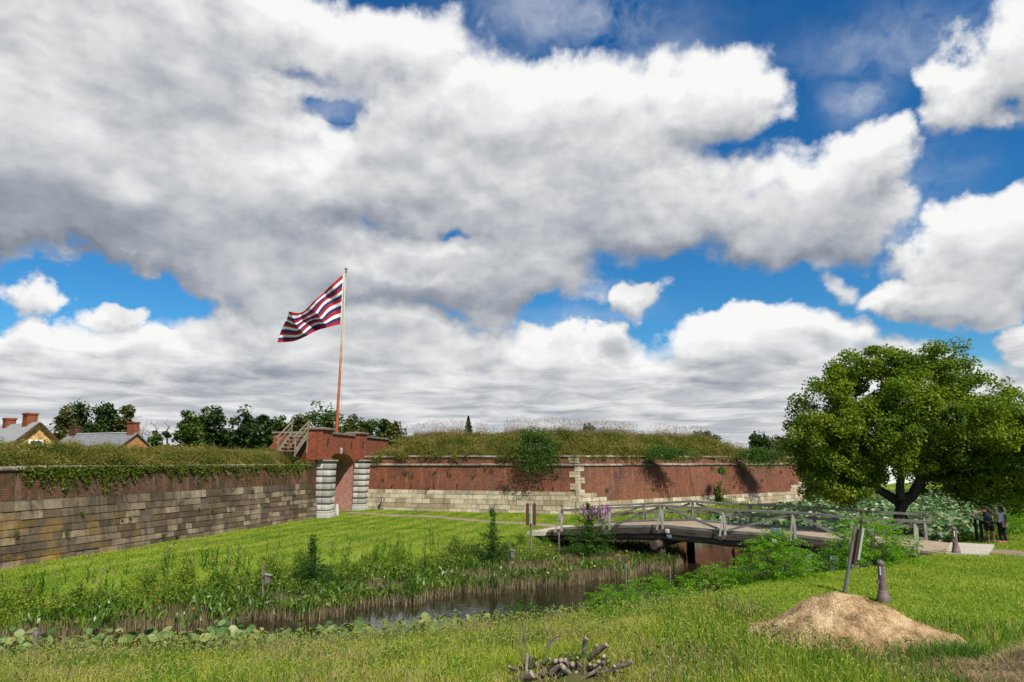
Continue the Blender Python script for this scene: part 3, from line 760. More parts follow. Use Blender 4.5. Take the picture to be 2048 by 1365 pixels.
p = scatter_rows(rowsL, 60000, .6, 4, 5); q_ = .65 + .5 * np.sin(p[:, 1] * 1.9) * np.sin(p[:, 1] * .7 + p[:, 0]) ; s.blade(p, rnd(len(p), .15, .62) * q_, .022, .75)
p = scatter_rows(rowsL, 9000, .4, 2, 5); s.leaf(p + rnd((len(p), 3), -.03, .2), rnd(len(p), .06, .14), .6)
c_ = scatter_rows(rowsL, 120, .8, 3.4, 5); p = np.repeat(c_, 170, 0); p = p + RNG.normal(0, .16, p.shape) + [0, 0, .16]; s.leaf(p, rnd(len(p), .05, .12), .6, tone=np.clip(np.repeat(rnd(120), 170) * .7 + rnd(len(p), 0, .3), 0, 1))
tag(s.build('rampart_grass', M['grass_berm']), kind='stuff')
s = Soup()
c_ = scatter_rows(rowsR, 110, .15, .9, 0); p = np.repeat(c_, 120, 0); p = p + RNG.normal(0, .15, p.shape) + [-.1, -.22, .02]; s.leaf(p, rnd(len(p), .06, .13), .6)
c_ = scatter_rows(rowsR, 190, .8, 3.8, 0); p = np.repeat(c_, 170, 0); p = p + RNG.normal(0, .26, p.shape) + [0, 0, .22]; s.leaf(p, rnd(len(p), .08, .17), .6, tone=np.clip(np.repeat(rnd(190), 170) * .7 + rnd(len(p), 0, .3), 0, 1))
p = scatter_rows(rowsR, 95000, .7, 5.6, 0); q_ = .7 + .45 * np.sin(p[:, 0] * 1.5) * np.sin(p[:, 0] * .6 + p[:, 1]); s.blade(p, rnd(len(p), .2, .68) * q_, .03, .75)
p = scatter_rows(rowsR, 16000, .5, 3.6, 0); s.leaf(p + rnd((len(p), 3), -.03, .25), rnd(len(p), .08, .18), .6)
tag(s.build('rampart_grass', M['grass_berm']), kind='stuff')
# tall pale reeds along the crest
s = Soup()
p = scatter_rows(rowsR, 10500, 3.4, 5, 1)
dens = np.sin(p[:, 0] * .9) + np.sin(p[:, 0] * 2.3 + 1) * .6 + np.sin(p[:, 0] * .37) > -1.2
p = p[dens]; s.blade(p, rnd(len(p), .6, 1.25), .009, .2)
q = p[::3] + np.stack([rnd(len(p[::3]), -.1, .1), rnd(len(p[::3]), -.1, .1), rnd(len(p[::3]), .9, 1.35)], 1)
s.blade(q, rnd(len(q), .12, .28), .018, .3)
tag(s.build('reed_grass', M['reed_head']), kind='stuff')

# ------------------------------------------------------------------ gatehouse
GC = Vector((-12.82, 49.0, 0)); gg = Vector((.108, .994, 0)).normalized(); gm = Vector((.994, -.108, 0)).normalized()
def gp(s_, p_, z): return GC + gg * s_ + gm * p_ + Vector((0, 0, z))
GH = empty('gatehouse', gp(4.6, -1.35, -.3), 'brick gateway with arched opening between two banded white stone piers', 'gatehouse')
def gbox(mb, s0, s1, p0, p1, z0, z1, tone=None):
    c = [gp(s0, p0, z0), gp(s0, p1, z0), gp(s1, p1, z0), gp(s1, p0, z0), gp(s0, p0, z1), gp(s0, p1, z1), gp(s1, p1, z1), gp(s1, p0, z1)]
    # p0<p1 : orientation ccw seen from above
    mb.hexa([c[0], c[1], c[2], c[3], c[4], c[5], c[6], c[7]], tone)
for s0, pw in ((0.0, 1.2), (7.65, 1.55)):
    core = MB(); gbox(core, s0 + .12, s0 + pw - .12, -1.1, -.14, -.3, 3.56, .1)
    pr = core.build('pilaster', M['marble'], GH)
    for k in range(7):
        z0 = .23 + k * .475; b = MB(); e = random.uniform(-.012, .012)
        cuts = [s0 + e, s0 + pw + e] if k % 2 == 0 else [s0 + e, s0 + pw * .55, s0 + pw + e]
        for c0, c1 in zip(cuts[:-1], cuts[1:]): gbox(b, c0 + .006, c1 - .006, -.55, e, z0, z0 + .345, random.random())
        gbox(b, s0 + .02, s0 + pw - .02, -1.02, -.565, z0, z0 + .345, random.random())
        bo = b.build('banded_block', M['marble'], None, bevel=.028)
        bo.parent = pr
        for v in bo.data.vertices: v.co -= Vector(GH.location)
    b = MB(); gbox(b, s0 - .12, s0 + pw + .12, -1.1, .12, -.42, .02, .5); gbox(b, s0 - .05, s0 + pw + .05, -1.05, .05, .022, .17, .5)
    b.build('plinth', M['marble'], GH, bevel=.03)
    b = MB(); gbox(b, s0 - .02, s0 + pw + .02, -1.1, .02, 3.56, 3.62, .3); gbox(b, s0 - .10, s0 + pw + .10, -1.16, .10, 3.625, 3.70, .3)
    b.build('pilaster_cap', M['marble'], GH)
m = MB(); gbox(m, -.5, -.01, -2.3, -1.0, -.3, 3.7, .5); gbox(m, -.01, 1.28, -2.3, -1.12, -.3, 3.7, .5); m.build('return_wall', M['brick_left'], GH)
# arch wall with opening s 1.5..7.65 (half ellipse)
A0, A1, ZS, RISE = 1.3, 7.42, 3.2, 1.02
def az_(s_):
    u = (s_ - (A0 + A1) / 2) / ((A1 - A0) / 2); return ZS + RISE * math.sqrt(max(0, 1 - u * u))
m = MB(); N = 36; PF = -.92; ZT = 5.62
ss = [(A0 + A1) / 2 - math.cos(math.pi * k / N) * (A1 - A0) / 2 for k in range(N + 1)]
for a, b in zip(ss[:-1], ss[1:]):
    q = [gp(a, PF, az_(a)), gp(b, PF, az_(b)), gp(b, PF, ZT), gp(a, PF, ZT)]
    m.quad(q, .5)
gbox(m, -.5, 1.3, -2.2, PF - .02, 3.71, ZT, .5)
m.quad([gp(A0, PF, ZT), gp(A1, PF, ZT), gp(A1, -2.0, ZT), gp(A0, -2.0, ZT)], .5)
gbox(m, A1 + .02, 17.0, -2.2, PF - .001, -.3, ZT, .5)
gbox(m, A0, A1, -2.2, -1.95, 4.3, ZT, .5)
m.build('arch_wall', M['brick_gate'], GH)
m = MB()
for a, b in zip(ss[:-1], ss[1:]):
    def outp(x):
        u = (x - 4.36) / 3.06; an = math.acos(max(-1, min(1, u))); return x + .28 * math.cos(an), az_(x) + .34 * math.sin(an)
    oa, ob = outp(a), outp(b); f = PF + .07
    m.quad([gp(a, f, az_(a)), gp(b, f, az_(b)), gp(ob[0], f, ob[1]), gp(oa[0], f, oa[1])], random.random())
    m.quad([gp(oa[0], f, oa[1]), gp(ob[0], f, ob[1]), gp(ob[0], PF, ob[1]), gp(oa[0], PF, oa[1])], .3)
    m.quad([gp(b, f, az_(b)), gp(a, f, az_(a)), gp(a, PF, az_(a)), gp(b, PF, az_(b))], .3)
m.build('arch_ring', M['brick_gate'], GH)
m = MB(); gbox(m, 4.18, 4.54, PF, PF + .11, 4.16, 4.62, .5); m.build('keystone', M['marble'], GH, bevel=.01)
m = MB()
for a, b in zip(ss[:-1], ss[1:]): m.quad([gp(b, PF, az_(b)), gp(a, PF, az_(a)), gp(a, -11, az_(a)), gp(b, -11, az_(b))], .5)
m.quad([gp(A1, PF, -.4), gp(A1, -11, -.4), gp(A1, -11, ZS), gp(A1, PF, ZS)][::-1], .5)
m.quad([gp(A0, PF, -.4), gp(A0, -11, -.4), gp(A0, -11, ZS), gp(A0, PF, ZS)], .5)
m.build('passage_vault', M['brick_passage'], GH)
m = MB(); gbox(m, A0 - .3, A1 + .3, -11.4, -11.02, -.4, 4.6, .5); m.build('inner_door', M['wood_dark'], GH)
# piers over the pilasters, belt course, copings
m = MB(); gbox(m, -.25, 1.75, -1.6, -.6, 3.72, 5.82, .5); m.build('pier', M['brick_gate'], GH)
m = MB(); gbox(m, 7.6, 9.6, -1.6, -.55, 3.72, 5.82, .5); m.build('pier', M['brick_gate'], GH)
m = MB(); gbox(m, -.33, 1.83, -1.7, -.52, 3.705, 3.84, .5); m.build('belt_course', M['brick_gate'], GH)
m = MB(); gbox(m, 7.5, 9.7, -1.7, -.47, 3.705, 3.84, .5); m.build('belt_course', M['brick_gate'], GH)
for a, b, z in ((-.36, 1.86, 5.822), (7.47, 9.73, 5.822)):
    m = MB(); gbox(m, a, b, -1.72, -.44, z, z + .16, .5); m.build('coping', M['stone_trim'], GH, bevel=.01)
m = MB(); gbox(m, 1.88, 7.45, -2.3, -.80, ZT + .002, ZT + .15, .5); gbox(m, 9.75, 17.0, -2.3, -.80, ZT + .002, ZT + .15, .5); m.build('coping', M['stone_trim'], GH)
# wing wall behind the stairs
m = MB()
gbox(m, -.5, -.05, -4.1, -1.62, 3.2, 5.55, .5)
c = [gp(-.5, -5.0, 3.2), gp(-.5, -4.11, 3.2), gp(-.05, -4.11, 3.2), gp(-.05, -5.0, 3.2), gp(-.5, -5.0, 3.9), gp(-.5, -4.11, 4.9), gp(-.05, -4.11, 4.9), gp(-.05, -5.0, 3.9)]
m.hexa(c, .5)
m.build('wing_wall', M['brick_gate'], GH)
m = MB(); gbox(m, -.58, .03, -4.2, -1.75, 5.552, 5.68, .5); m.build('coping', M['stone_trim'], GH)
for ps, pz in ((.8, 5.0), (2.2, 4.9), (6.7, 4.9), (8.6, 4.95), (10.4, 4.9)):
    m = MB(); pf = (-.6 if ps < 1.7 else -.55 if 7.6 < ps < 9.6 else PF) + .03
    for dz in (-.2, .2): m.bar(gp(ps + .0, pf, pz), gp(ps + dz * .5, pf, pz + dz), .05, .05)
    m.bar(gp(ps, pf, pz - .28), gp(ps, pf, pz + .28), .07, .05); m.build('anchor_plate', M['black'], GH)
m = MB()
m.lathe([(.17, -.35), (.165, .1), (.14, .38), (.09, .52), (.02, .57)], gp(1.62, .0, 0), 14)
tag(m.build('guard_stone', M['marble'], smooth=True), 'small rounded white guard stone at the foot of the near gate pier', 'guard stone')

# ------------------------------------------------------------------ wooden stair on the bank
ST = empty('wooden_stair', (-15.9, 46.3, 3.9), 'weathered open wooden stair with handrails climbing from the grassy bank', 'stair')
w0 = P(556, 905, 46.0); w1 = P(590, 905, 46.0); up = P(563, 877, 47.6) - P(553, 905, 46.0); up.x = .25
a = w0.copy(); b = w1.copy(); a.z = b.z = 4.2
top = Vector((.35, 1.5, 1.25))
for q, nm in ((a, 'l'), (b, 'r')):
    m = MB(); m.bar(q + Vector((0, 0, -.05)), q + top, .06, .26); m.build('stringer', M['wood_stair'], ST)
    for k, rr in ((.92, .08), (.55, .06)):
        m = MB(); e0 = q + Vector((-.10, -.15, k)); e1 = q + top * 1.12 + Vector((0, 0, k - .1)); m.bar(e0, e1, .05, rr); m.build('handrail', M['wood_stair'], ST)
    for f in (0, 1.0):
        m = MB(); g = q + top * f; m.bar(g + Vector((0, 0, -.3 - f)), g + Vector((0, 0, .92)), .09, .09); m.build('post', M['wood_stair'], ST)
for k in range(5):
    g = top * ((k + .3) / 5); m = MB(); m.bar(a + g + Vector((.03, 0, 0)), b + g + Vector((-.03, 0, 0)), .28, .05); m.build('tread', M['wood_stair'], ST)
m = MB(); m.bar(a + top + Vector((.03, .4, .02)), b + top + Vector((-.03, .4, .02)), .9, .05); m.bar(a + top + Vector((0.03, 0, -.15)), b + top + Vector((-.03, 0, -.15)), .04, .26); m.build('landing', M['wood_stair'], ST)

# ------------------------------------------------------------------ flagpole and flag
ft = P(692, 545, 60.0); ft.y = 60
FP = empty('flagpole', (ft.x, 60, 0), 'tall rusty orange flagpole with flaking paint rising behind the gateway', 'flagpole')
m = MB(); n = 14
m.tube([Vector((ft.x - .32 * (1 - k / n), 60, ft.z * k / n)) for k in range(n + 1)], [.17 - .11 * k / n for k in range(n + 1)], 14); m.build('pole', M['pole'], FP, smooth=True)
m = MB(); m.lathe([(.02, 0), (.02, .08), (.10, .12), (.14, .22), (.10, .32), (.0, .36)], ft + Vector((0, 0, .10)), 14)
m.build('finial', M['brass'], FP, smooth=True)
m = MB(); m.lathe([(.03, 0), (.13, .03), (.03, .09)], ft, 12); m.build('truck', M['black'], FP, smooth=True)
m = MB(); hx = ft + Vector((-.1, -.09, -.1)); m.tube([hx, P(687.5, 700, 59.9), P(680, 860, 59.9)], .012, 5); m.build('halyard', M['white_trim'], FP)
# flag: grid bent from its four edges
def bez(pts, t):
    pts = [Vector(q) for q in pts]
    while len(pts) > 1: pts = [a.lerp(b, t) for a, b in zip(pts[:-1], pts[1:])]
    return pts[0]
def poly(pts, t):
    k = t * (len(pts) - 1); i = min(int(k), len(pts) - 2); f = k - i
    p0 = Vector(pts[max(i - 1, 0)]); p1 = Vector(pts[i]); p2 = Vector(pts[i + 1]); p3 = Vector(pts[min(i + 2, len(pts) - 1)])
    return .5 * ((2 * p1) + (-p0 + p2) * f + (2 * p0 - 5 * p1 + 4 * p2 - p3) * f * f + (-p0 + 3 * p1 - 3 * p2 + p3) * f ** 3)
topE = [(688, 548), (664, 569), (645, 588), (627, 604), (609, 621), (594, 626), (578, 625)]
botE = [(682, 649), (666, 652), (650, 657), (632, 663), (610, 673), (585, 683), (555, 687)]
NU, NV = 90, 52; V = []; W = []
for i in range(NU + 1):
    u = i / NU; tp = poly(topE, u); bt = poly(botE, u)
    for j in range(NV + 1):
        v = j / NV; q = tp.lerp(bt, v)
        amp = min(1, u * 2.2)
        ph = u * 15 + v * 4.2
        q = q + Vector((-math.cos(ph) * 3.2 * amp * math.sin(v * math.pi), (math.sin(ph) * 3.8 + math.sin(u * 9 + v * 7) * 2.6) * amp * math.sin(v * math.pi) + 1.6 * math.sin(u * 11) * u))
        V.append(tuple(P(q.x, q.y, 60 - .1 - .8 * amp * math.sin(ph) - u * 1.2 + .28 * math.sin(u * 26 + v * 9) * amp)))
        W.append((u, v, 0))
F4 = [[i * (NV + 1) + j, (i + 1) * (NV + 1) + j, (i + 1) * (NV + 1) + j + 1, i * (NV + 1) + j + 1] for i in range(NU) for j in range(NV)]
def f_flag(h):
    w = h.n('ShaderNodeSeparateXYZ', {0: h.attr('wp', 'Vector')})
    k = h.m('FRACT', h.m('DIVIDE', h.m('MULTIPLY', w.outputs[1], 12.999), 3.0))
    red, wh, bl = (.42, .008, .022), (.78, .76, .73), (.022, .025, .12)
    c = h.ramp(k, [(0, red), (1 / 3, wh), (2 / 3, bl)], 'CONSTANT')
    c = h.mix(h.m('LESS_THAN', w.outputs[0], .022), c, (.8, .8, .78))
    p = principled(h, c, .75); tr = h.n('ShaderNodeBsdfTranslucent', {'Color': c}).outputs[0]
    return h.n('ShaderNodeMixShader', {0: .25, 1: p, 2: tr}).outputs[0]
fl = mesh_np('flag', V, [F4], material('flag', f_flag), None, W, smooth=True)
tag(fl, 'red, white and blue striped flag streaming left from the flagpole', 'flag')

# ------------------------------------------------------------------ houses inside the fort
def house(name, label, apexpx, ridge_dir, ridge_len, Y, half, slope, mats, zg=0, ov=.25):
    A = P(apexpx[0], apexpx[1], Y); d = Vector((ridge_dir[0], ridge_dir[1], 0)).normalized(); c = Vector((-d.y, d.x, 0))
    root = empty(name, (A.x, A.y, zg), label, 'house')
    he = A.z - half * slope
    m = MB()
    for q in (A, A + d * ridge_len):
        l = q + c * half; r = q - c * half
        pts = [Vector((l.x, l.y, zg)), Vector((r.x, r.y, zg)), Vector((r.x, r.y, he)), Vector((q.x, q.y, A.z)), Vector((l.x, l.y, he))]
        m.quad(pts)
    for sgn in (1, -1):
        l0 = A + c * half * sgn; l1 = A + d * ridge_len + c * half * sgn
        m.quad([(l0.x, l0.y, zg), (l1.x, l1.y, zg), (l1.x, l1.y, he), (l0.x, l0.y, he)])
    m.build('wall', mats[0], root)
    m = MB(); th = .12; of = d * ov
    for sgn in (1, -1):
        e = c * (half + .3) * sgn; dz = Vector((0, 0, -(half + .3) * slope)); t = Vector((0, 0, th))
        a0 = A - of + t * .5; a1 = A + d * ridge_len + of + t * .5; b0_ = a0 + e + dz; b1_ = a1 + e + dz
        L = ridge_len; hh = math.hypot(half, half * slope)
        m.quad([a0 + t, a1 + t, b1_ + t, b0_ + t], .5, [(0, hh, 0), (L, hh, 0), (L, 0, 0), (0, 0, 0)])
        m.quad([a0, b0_, b1_, a1], .5); m.quad([a0, a0 + t, b0_ + t, b0_], .5); m.quad([a1, b1_, b1_ + t, a1 + t], .5); m.quad([b0_, b0_ + t, b1_ + t, b1_], .5)
    rf = m.build('roof', mats[1], root)
    return root, A, d, c, rf
def chimney(root, pos, w, dd, h, mat, d):
    m = MB(); c = Vector((-d.y, d.x, 0)); Mx = Matrix(((d.x, c.x, 0, pos.x), (d.y, c.y, 0, pos.y), (0, 0, 1, pos.z), (0, 0, 0, 1)))
    m.box((-w / 2, -dd / 2, -1.2), (w / 2, dd / 2, h), .5, Mx); m.box((-w / 2 - .07, -dd / 2 - .07, h + .002), (w / 2 + .07, dd / 2 + .07, h + .16), .5, Mx)
    m.build('chimney', mat, root)
H1, A, d, c, rf = house('brick_house', 'house with yellow painted gable and grey metal roof behind the left rampart', (78, 848), (-.80, .60), 16, 60, 2.15, .98, (M['yellow_wall'], M['metal_roof']))
Aq = A + d * 2.2; chimney(H1, Aq + Vector((0, 0, .1)), 1.15, .8, .75, M['brick_gate'], d)
Aq = A + d * 7.2; chimney(H1, Aq + Vector((0, 0, .0)), .9, .8, .6, M['brick_gate'], d)
fr = A - d * .02
def gable_quad(mb, fr, c, d, x0, x1, z0, z1, o):
    q = [fr + c * x + Vector((0, 0, z)) - d * o for x, z in ((x0, z0), (x1, z0), (x1, z1), (x0, z1))]; mb.quad(q, .5)
m = MB()
for x0, x1, z0, z1 in ((-.48, .62, -1.5, -1.38), (-.48, -.36, -2.6, -1.5), (.50, .62, -2.6, -1.5)): 
    M3 = Matrix(((c.x, d.x, 0, fr.x), (c.y, d.y, 0, fr.y), (0, 0, 1, fr.z), (0, 0, 0, 1))); m.box((x0, -.06, z0), (x1, .02, z1), .5, M3)
wn = m.build('window_frame', M['white_trim'], H1)
m = MB(); gable_quad(m, fr, c, d, -.36, .50, -2.6, -1.5, .01); gl = m.build('pane', M['glass_dark'], None); gl.parent = wn
for v in gl.data.vertices: v.co -= Vector(H1.location)
m = MB()
for sg in (1, -1):
    e = c * 2.4 * sg + Vector((0, 0, -2.4 * .98)); m.bar(A - d * .3 + Vector((0, 0, .02)), A - d * .3 + e + Vector((0, 0, .02)), .06, .24)
m.build('bargeboard', M['brick_left'], H1)
H2, A, d, c, rf = house('brick_house', 'low brick house with slate roof and white ridge behind the left rampart', (272, 869), (-.93, .36), 10.2, 76, 3.3, .72, (M['brick_yellow'], M['slate']))
chimney(H2, A + d * .5, .9, .8, 1.2, M['brick_gate'], d); chimney(H2, A + d * 9.6, .8, .8, .9, M['brick_left'], d)
m = MB(); m.bar(A + d * 1.0 + Vector((0, 0, .2)), A + d * 9.1 + Vector((0, 0, .2)), .3, .06); ri = m.build('ridge_cap', M['white_trim'], H2)

# ------------------------------------------------------------------ trees
def make_tree(name, label, base, crowns, nclump, nleaf, lsize, csize, mat, seed, trunk_r=.3, fork=.25, group=None, cat='tree', twigs=True, shell=.55, aspect=.65, cz=.75, trunk_top=None, bark='bark'):
    """crowns: list of (centre offset, radii). Limbs grow from the trunk to every leaf clump."""
    rg = np.random.default_rng(seed); rr = random.Random(seed); base = Vector(base)
    root = empty(name, base, label, cat, group)
    vol = np.array([r[0] * r[1] * r[2] for _, r in crowns]) ** .7; vol /= vol.sum(); C = []
    for (cc, rad), w in zip(crowns, vol):
        k = max(1, int(round(nclump * w)))
        u = rg.normal(size=(k, 3)); u /= np.linalg.norm(u, axis=1)[:, None]
        rr_ = (shell + (1 - shell) * rg.random(k)) ** 1.0 * (.85 + .15 * rg.random(k)); rr_ = np.where(rg.random(k) < .25, rr_ * rg.random(k), rr_)
        C.append(np.array(cc) + u * np.array(rad) * rr_[:, None])
    C = np.concatenate(C)
    # skeleton
    tt = Vector(trunk_top) if trunk_top else Vector((0, 0, max(.4, min(c[0][2] for c in crowns) * fork + .2)))
    nodes = [Vector((0, 0, -.3)), tt * .5 + Vector((rr.uniform(-.1, .1), rr.uniform(-.1, .1), 0)), tt]; par = [-1, 0, 1]
    order = np.argsort(np.linalg.norm(C - np.array(tt), axis=1)); tips = []
    for k in order:
        tgt = Vector(C[k]); best = None
        A_ = np.array(nodes); dd = np.linalg.norm(A_ - np.array(tgt), axis=1) + .25 * np.linalg.norm(A_ - np.array(tt), axis=1); dd[:2] = 1e9
        j = int(np.argmin(dd)); p0 = nodes[j]; L = (tgt - p0).length; n = max(1, int(L / (csize * 1.4))); prev = j
        for q in range(1, n + 1):
            f = q / n; pt = p0.lerp(tgt, f) + Vector((rr.gauss(0, 1), rr.gauss(0, 1), rr.gauss(0, 1))) * L * .05 * (1 - f * .5) + Vector((0, 0, L * .10 * math.sin(f * math.pi)))
            nodes.append(pt); par.append(prev); prev = len(nodes) - 1
        tips.append(prev)
    cnt = np.zeros(len(nodes))
    for t_ in tips:
        while t_ >= 0: cnt[t_] += 1; t_ = par[t_]
    rad = trunk_r * (cnt / cnt[0]) ** .48
    rad = np.maximum(rad, trunk_r * .035)
    m = MB(); kids = {}
    for i_, p_ in enumerate(par): kids.setdefault(p_, []).append(i_)
    def chain(start, frm):
        path = [nodes[frm]] if frm >= 0 else []; rs = [min(rad[frm], rad[start] * 1.25)] if frm >= 0 else []
        cur = start
        while True:
            path.append(nodes[cur]); rs.append(rad[cur]); ks = kids.get(cur, [])
            if not ks: break
            ks = sorted(ks, key=lambda q: -cnt[q])
            for o_ in ks[1:]: todo.append((o_, cur))
            cur = ks[0]
        if rs: rs[-1] *= .5
        if frm < 0: rs[0] *= 1.35
        m.tube([base + q for q in path], rs, 9 if rs[0] > trunk_r * .3 else 5, cap=True, jit=.12)
    todo = [(0, -1)]
    while todo: a_, b_ = todo.pop(); chain(a_, b_)
    m.build('trunk', M[bark], root, smooth=True)
    if nleaf:
        n = len(C) * nleaf; cen = np.repeat(C, nleaf, axis=0); u = rg.normal(size=(n, 3)); u /= np.linalg.norm(u, axis=1)[:, None]
        sz = np.repeat(csize * (.6 + .8 * rg.random(len(C))), nleaf)
        off = u * (rg.random(n) ** .45 * sz)[:, None]; off[:, 2] *= cz
        Pn = cen + off + np.array(base)
        ct = np.repeat(rg.random(len(C)), nleaf)
        tone = np.clip(.2 + .6 * rg.random(n) + .18 * (ct - .3), 0, 1)
        V, f, T = leaves(Pn, lsize * (.7 + .6 * rg.random(n)), aspect, tone, flat=.3)
        mesh_np('crown', V, [f], M[mat], T, None, root)
    return root
# the large spreading tree by the bridge
TB = (18.7, 33.8, -.05)
crowns = [((.0, .5, 5.8), (4.4, 4.2, 3.4)), ((-2.4, 0, 5.4), (2.8, 3.0, 2.2)), ((-3.2, -.2, 3.3), (1.8, 2.4, 1.8)), ((-2.3, -.4, 2.4), (1.6, 2.0, 1.0)), ((3.2, .3, 4.8), (3.6, 3.6, 3.2)),
          ((4.7, -.2, 3.1), (2.6, 3.0, 1.8)), ((2.6, -.6, 3.1), (1.7, 2.0, .9)), ((4.0, -.8, 2.5), (2.2, 2.2, .9)), ((5.6, .2, 2.9), (1.8, 2.2, 1.2)), ((-3.3, -.3, 4.3), (2.1, 2.2, 1.9)), ((-2.9, -.8, 2.9), (1.8, 2.0, 1.3)), ((-.6, -1.6, 4.8), (2.4, 1.8, 1.6)), ((-.9, -1.4, 3.7), (1.6, 1.8, .9)), ((-.6, .4, 8.1), (2.6, 2.4, 1.9)), ((2.8, .2, 7.9), (2.3, 2.2, 1.9)), ((4.6, -3.0, 4.8), (2.3, 2.4, 1.7)), ((2.4, -3.2, 5.4), (2.2, 2.0, 1.3)), ((5.9, .2, 5.7), (1.9, 2.2, 2.1))]
make_tree('broadleaf_tree', 'large spreading green tree with forked trunk beside the footbridge', TB, crowns, 900, 205, .145, .52, 'leaf_big', 11, .37, .3, shell=.6, trunk_top=(.05, 0, 1.7))

def bg_tree(px0, px1, pyt, Y, mat, label, seed, nl=60, nc=95, ls=.46, name='broadleaf_tree', cs=None, low=.15):
    a = P(px0, 900, Y); b = P(px1, 900, Y); t = P((px0 + px1) / 2, pyt, Y); w = abs(b.x - a.x) / 2; H = t.z * 1.04 + .3; w *= 1.25
    x = (a.x + b.x) / 2
    rr = random.Random(seed)
    cr = [((0, 0, H * .58), (w * .9, w * .9, H * .40)), ((-w * .45, 0, H * .42), (w * .6, w * .7, H * .26)), ((w * .45, 0, H * .45), (w * .6, w * .7, H * .28)), ((rr.uniform(-.3, .3) * w, 0, H * .78), (w * .5, w * .5, H * .2))]
    make_tree(name, label, (x, Y, 0), cr, nc, nl, ls, cs or w * .36, mat, seed, .22 + w * .03, .4, 'trees beyond the fort walls')
BT = [(95, 150, 822, 92, 'leaf_olive', 'sparse brownish tree just right of the yellow gabled house'),
      (122, 200, 808, 100, 'leaf_dark', 'tall dark tree behind the slate roof, widest of that clump'),
      (185, 245, 802, 104, 'leaf_dark', 'dark green tree with the highest top behind the slate roofed house'),
      (228, 268, 815, 98, 'leaf_olive', 'thin tawny tree left of the slate house chimney'),
      (345, 400, 828, 96, 'leaf_far', 'light green tree at the left end of the clump left of the stair'),
      (375, 425, 822, 102, 'leaf_far', 'thin airy tree second in the clump left of the stair'),
      (405, 470, 816, 100, 'leaf_dark', 'round dark tree in the middle of the clump left of the stair'),
      (460, 515, 822, 98, 'leaf_dark', 'dark tree between the round tree and the stair clump edge'),
      (500, 545, 828, 94, 'leaf_dark', 'dark tree directly left of the wooden stair'),
      (540, 585, 829, 110, 'leaf_far', 'bright tree behind the handrails of the wooden stair'),
      (575, 618, 826, 108, 'leaf_olive', 'olive tree between the stair and the gateway'),
      (612, 692, 815, 98, 'leaf_far', 'broad green tree behind the gateway and flagpole'),
      (680, 730, 837, 100, 'leaf_olive', 'low yellow green tree right of the flagpole'),
      (715, 765, 838, 104, 'leaf_far', 'low green tree above the right side of the gateway'),
      (750, 790, 836, 96, 'leaf_dark', 'pointed dark tree right of the gateway'),
      (768, 812, 850, 90, 'leaf_olive', 'yellowing bush where the right grass bank begins'),
      (1142, 1192, 853, 84, 'leaf_dark', 'round dark bush showing above the bastion bank')]
for i, (a_, b_, t_, Y_, mt_, lb_) in enumerate(BT): bg_tree(a_, b_, t_, Y_, mt_, lb_, 30 + i)
# right: far wood
FT = [(1380, 1440, 868, 120, 'low tree top peeping over the bastion bank'), (1495, 1545, 868, 118, 'first dark tree of the far wood right of the bank'), (1535, 1590, 874, 130, 'second tree of the far wood right of the bank'),
      (1575, 1640, 880, 124, 'third tree of the far wood beside the big tree crown'), (1630, 1710, 884, 140, 'tree of the far wood behind the left of the big crown'), (1700, 1790, 882, 150, 'tree of the far wood behind the middle of the big crown'),
      (1780, 1880, 884, 146, 'tree of the far wood behind the big trunk'), (1870, 1960, 886, 150, 'tree of the far wood behind the right of the big crown'), (1950, 2060, 884, 142, 'tree of the far wood at the right frame edge')]
for i, (a_, b_, t_, Y_, lb_) in enumerate(FT): bg_tree(a_, b_, t_, Y_, 'leaf_olive' if i % 3 == 2 else 'leaf_dark', lb_, 60 + i, ls=.45)
# conifer
def conifer(px, pyt, Y, label):
    t = P(px, pyt, Y); root = empty('conifer_tree', (t.x, Y, 0), label, 'tree'); H = t.z
    m = MB(); m.tube([(t.x, Y, 0), (t.x, Y, H)], [.2, .02], 7); m.build('trunk', M['bark'], root, smooth=True)
    n = 5200; z = H * (1 - rnd(n) ** 1.3 * .6); r = (H - z) * .33 * rnd(n) ** .5 * (.7 + .5 * np.sin(z * 8) ** 2); an = rnd(n, 0, 6.283)
    V, f, T = leaves(np.stack([t.x + r * np.cos(an), Y + r * np.sin(an), z - r * .25], 1), rnd(n, .15, .3), .4, flat=.4)
    mesh_np('crown', V, [f], M['leaf_dark'], T, None, root)
conifer(937, 833, 80, 'small pointed conifer standing alone above the bastion bank')
# bare dead trees
def bare(px, pyt, Y, label, seed, spread=1.6):
    t = P(px, pyt, Y); cr = [((0, 0, t.z * .75), (spread, spread, t.z * .28))]
    make_tree('bare_tree', label, (t.x, Y, 0), cr, 46, 0, 1, .5, 'leaf_dark', seed, .13, .45, 'bare trees behind the slate house', shell=.3, bark='cut_branch')
bare(80, 820, 84, 'bare leafless tree behind the chimney of the yellow house', 1)
bare(282, 826, 90, 'bare tree right behind the slate house chimney', 2); bare(310, 836, 92, 'bare tree with twisted limbs right of the slate house', 3); bare(332, 832, 94, 'rightmost bare tree beside the leafy clump', 4)
bg_tree(322, 342, 850, 92, 'leaf_dark', 'small dark evergreen under the rightmost bare tree', 77, nc=24)
bg_tree(290, 320, 866, 88, 'leaf_far', 'low green bush behind the slate house gable', 78, nc=24)

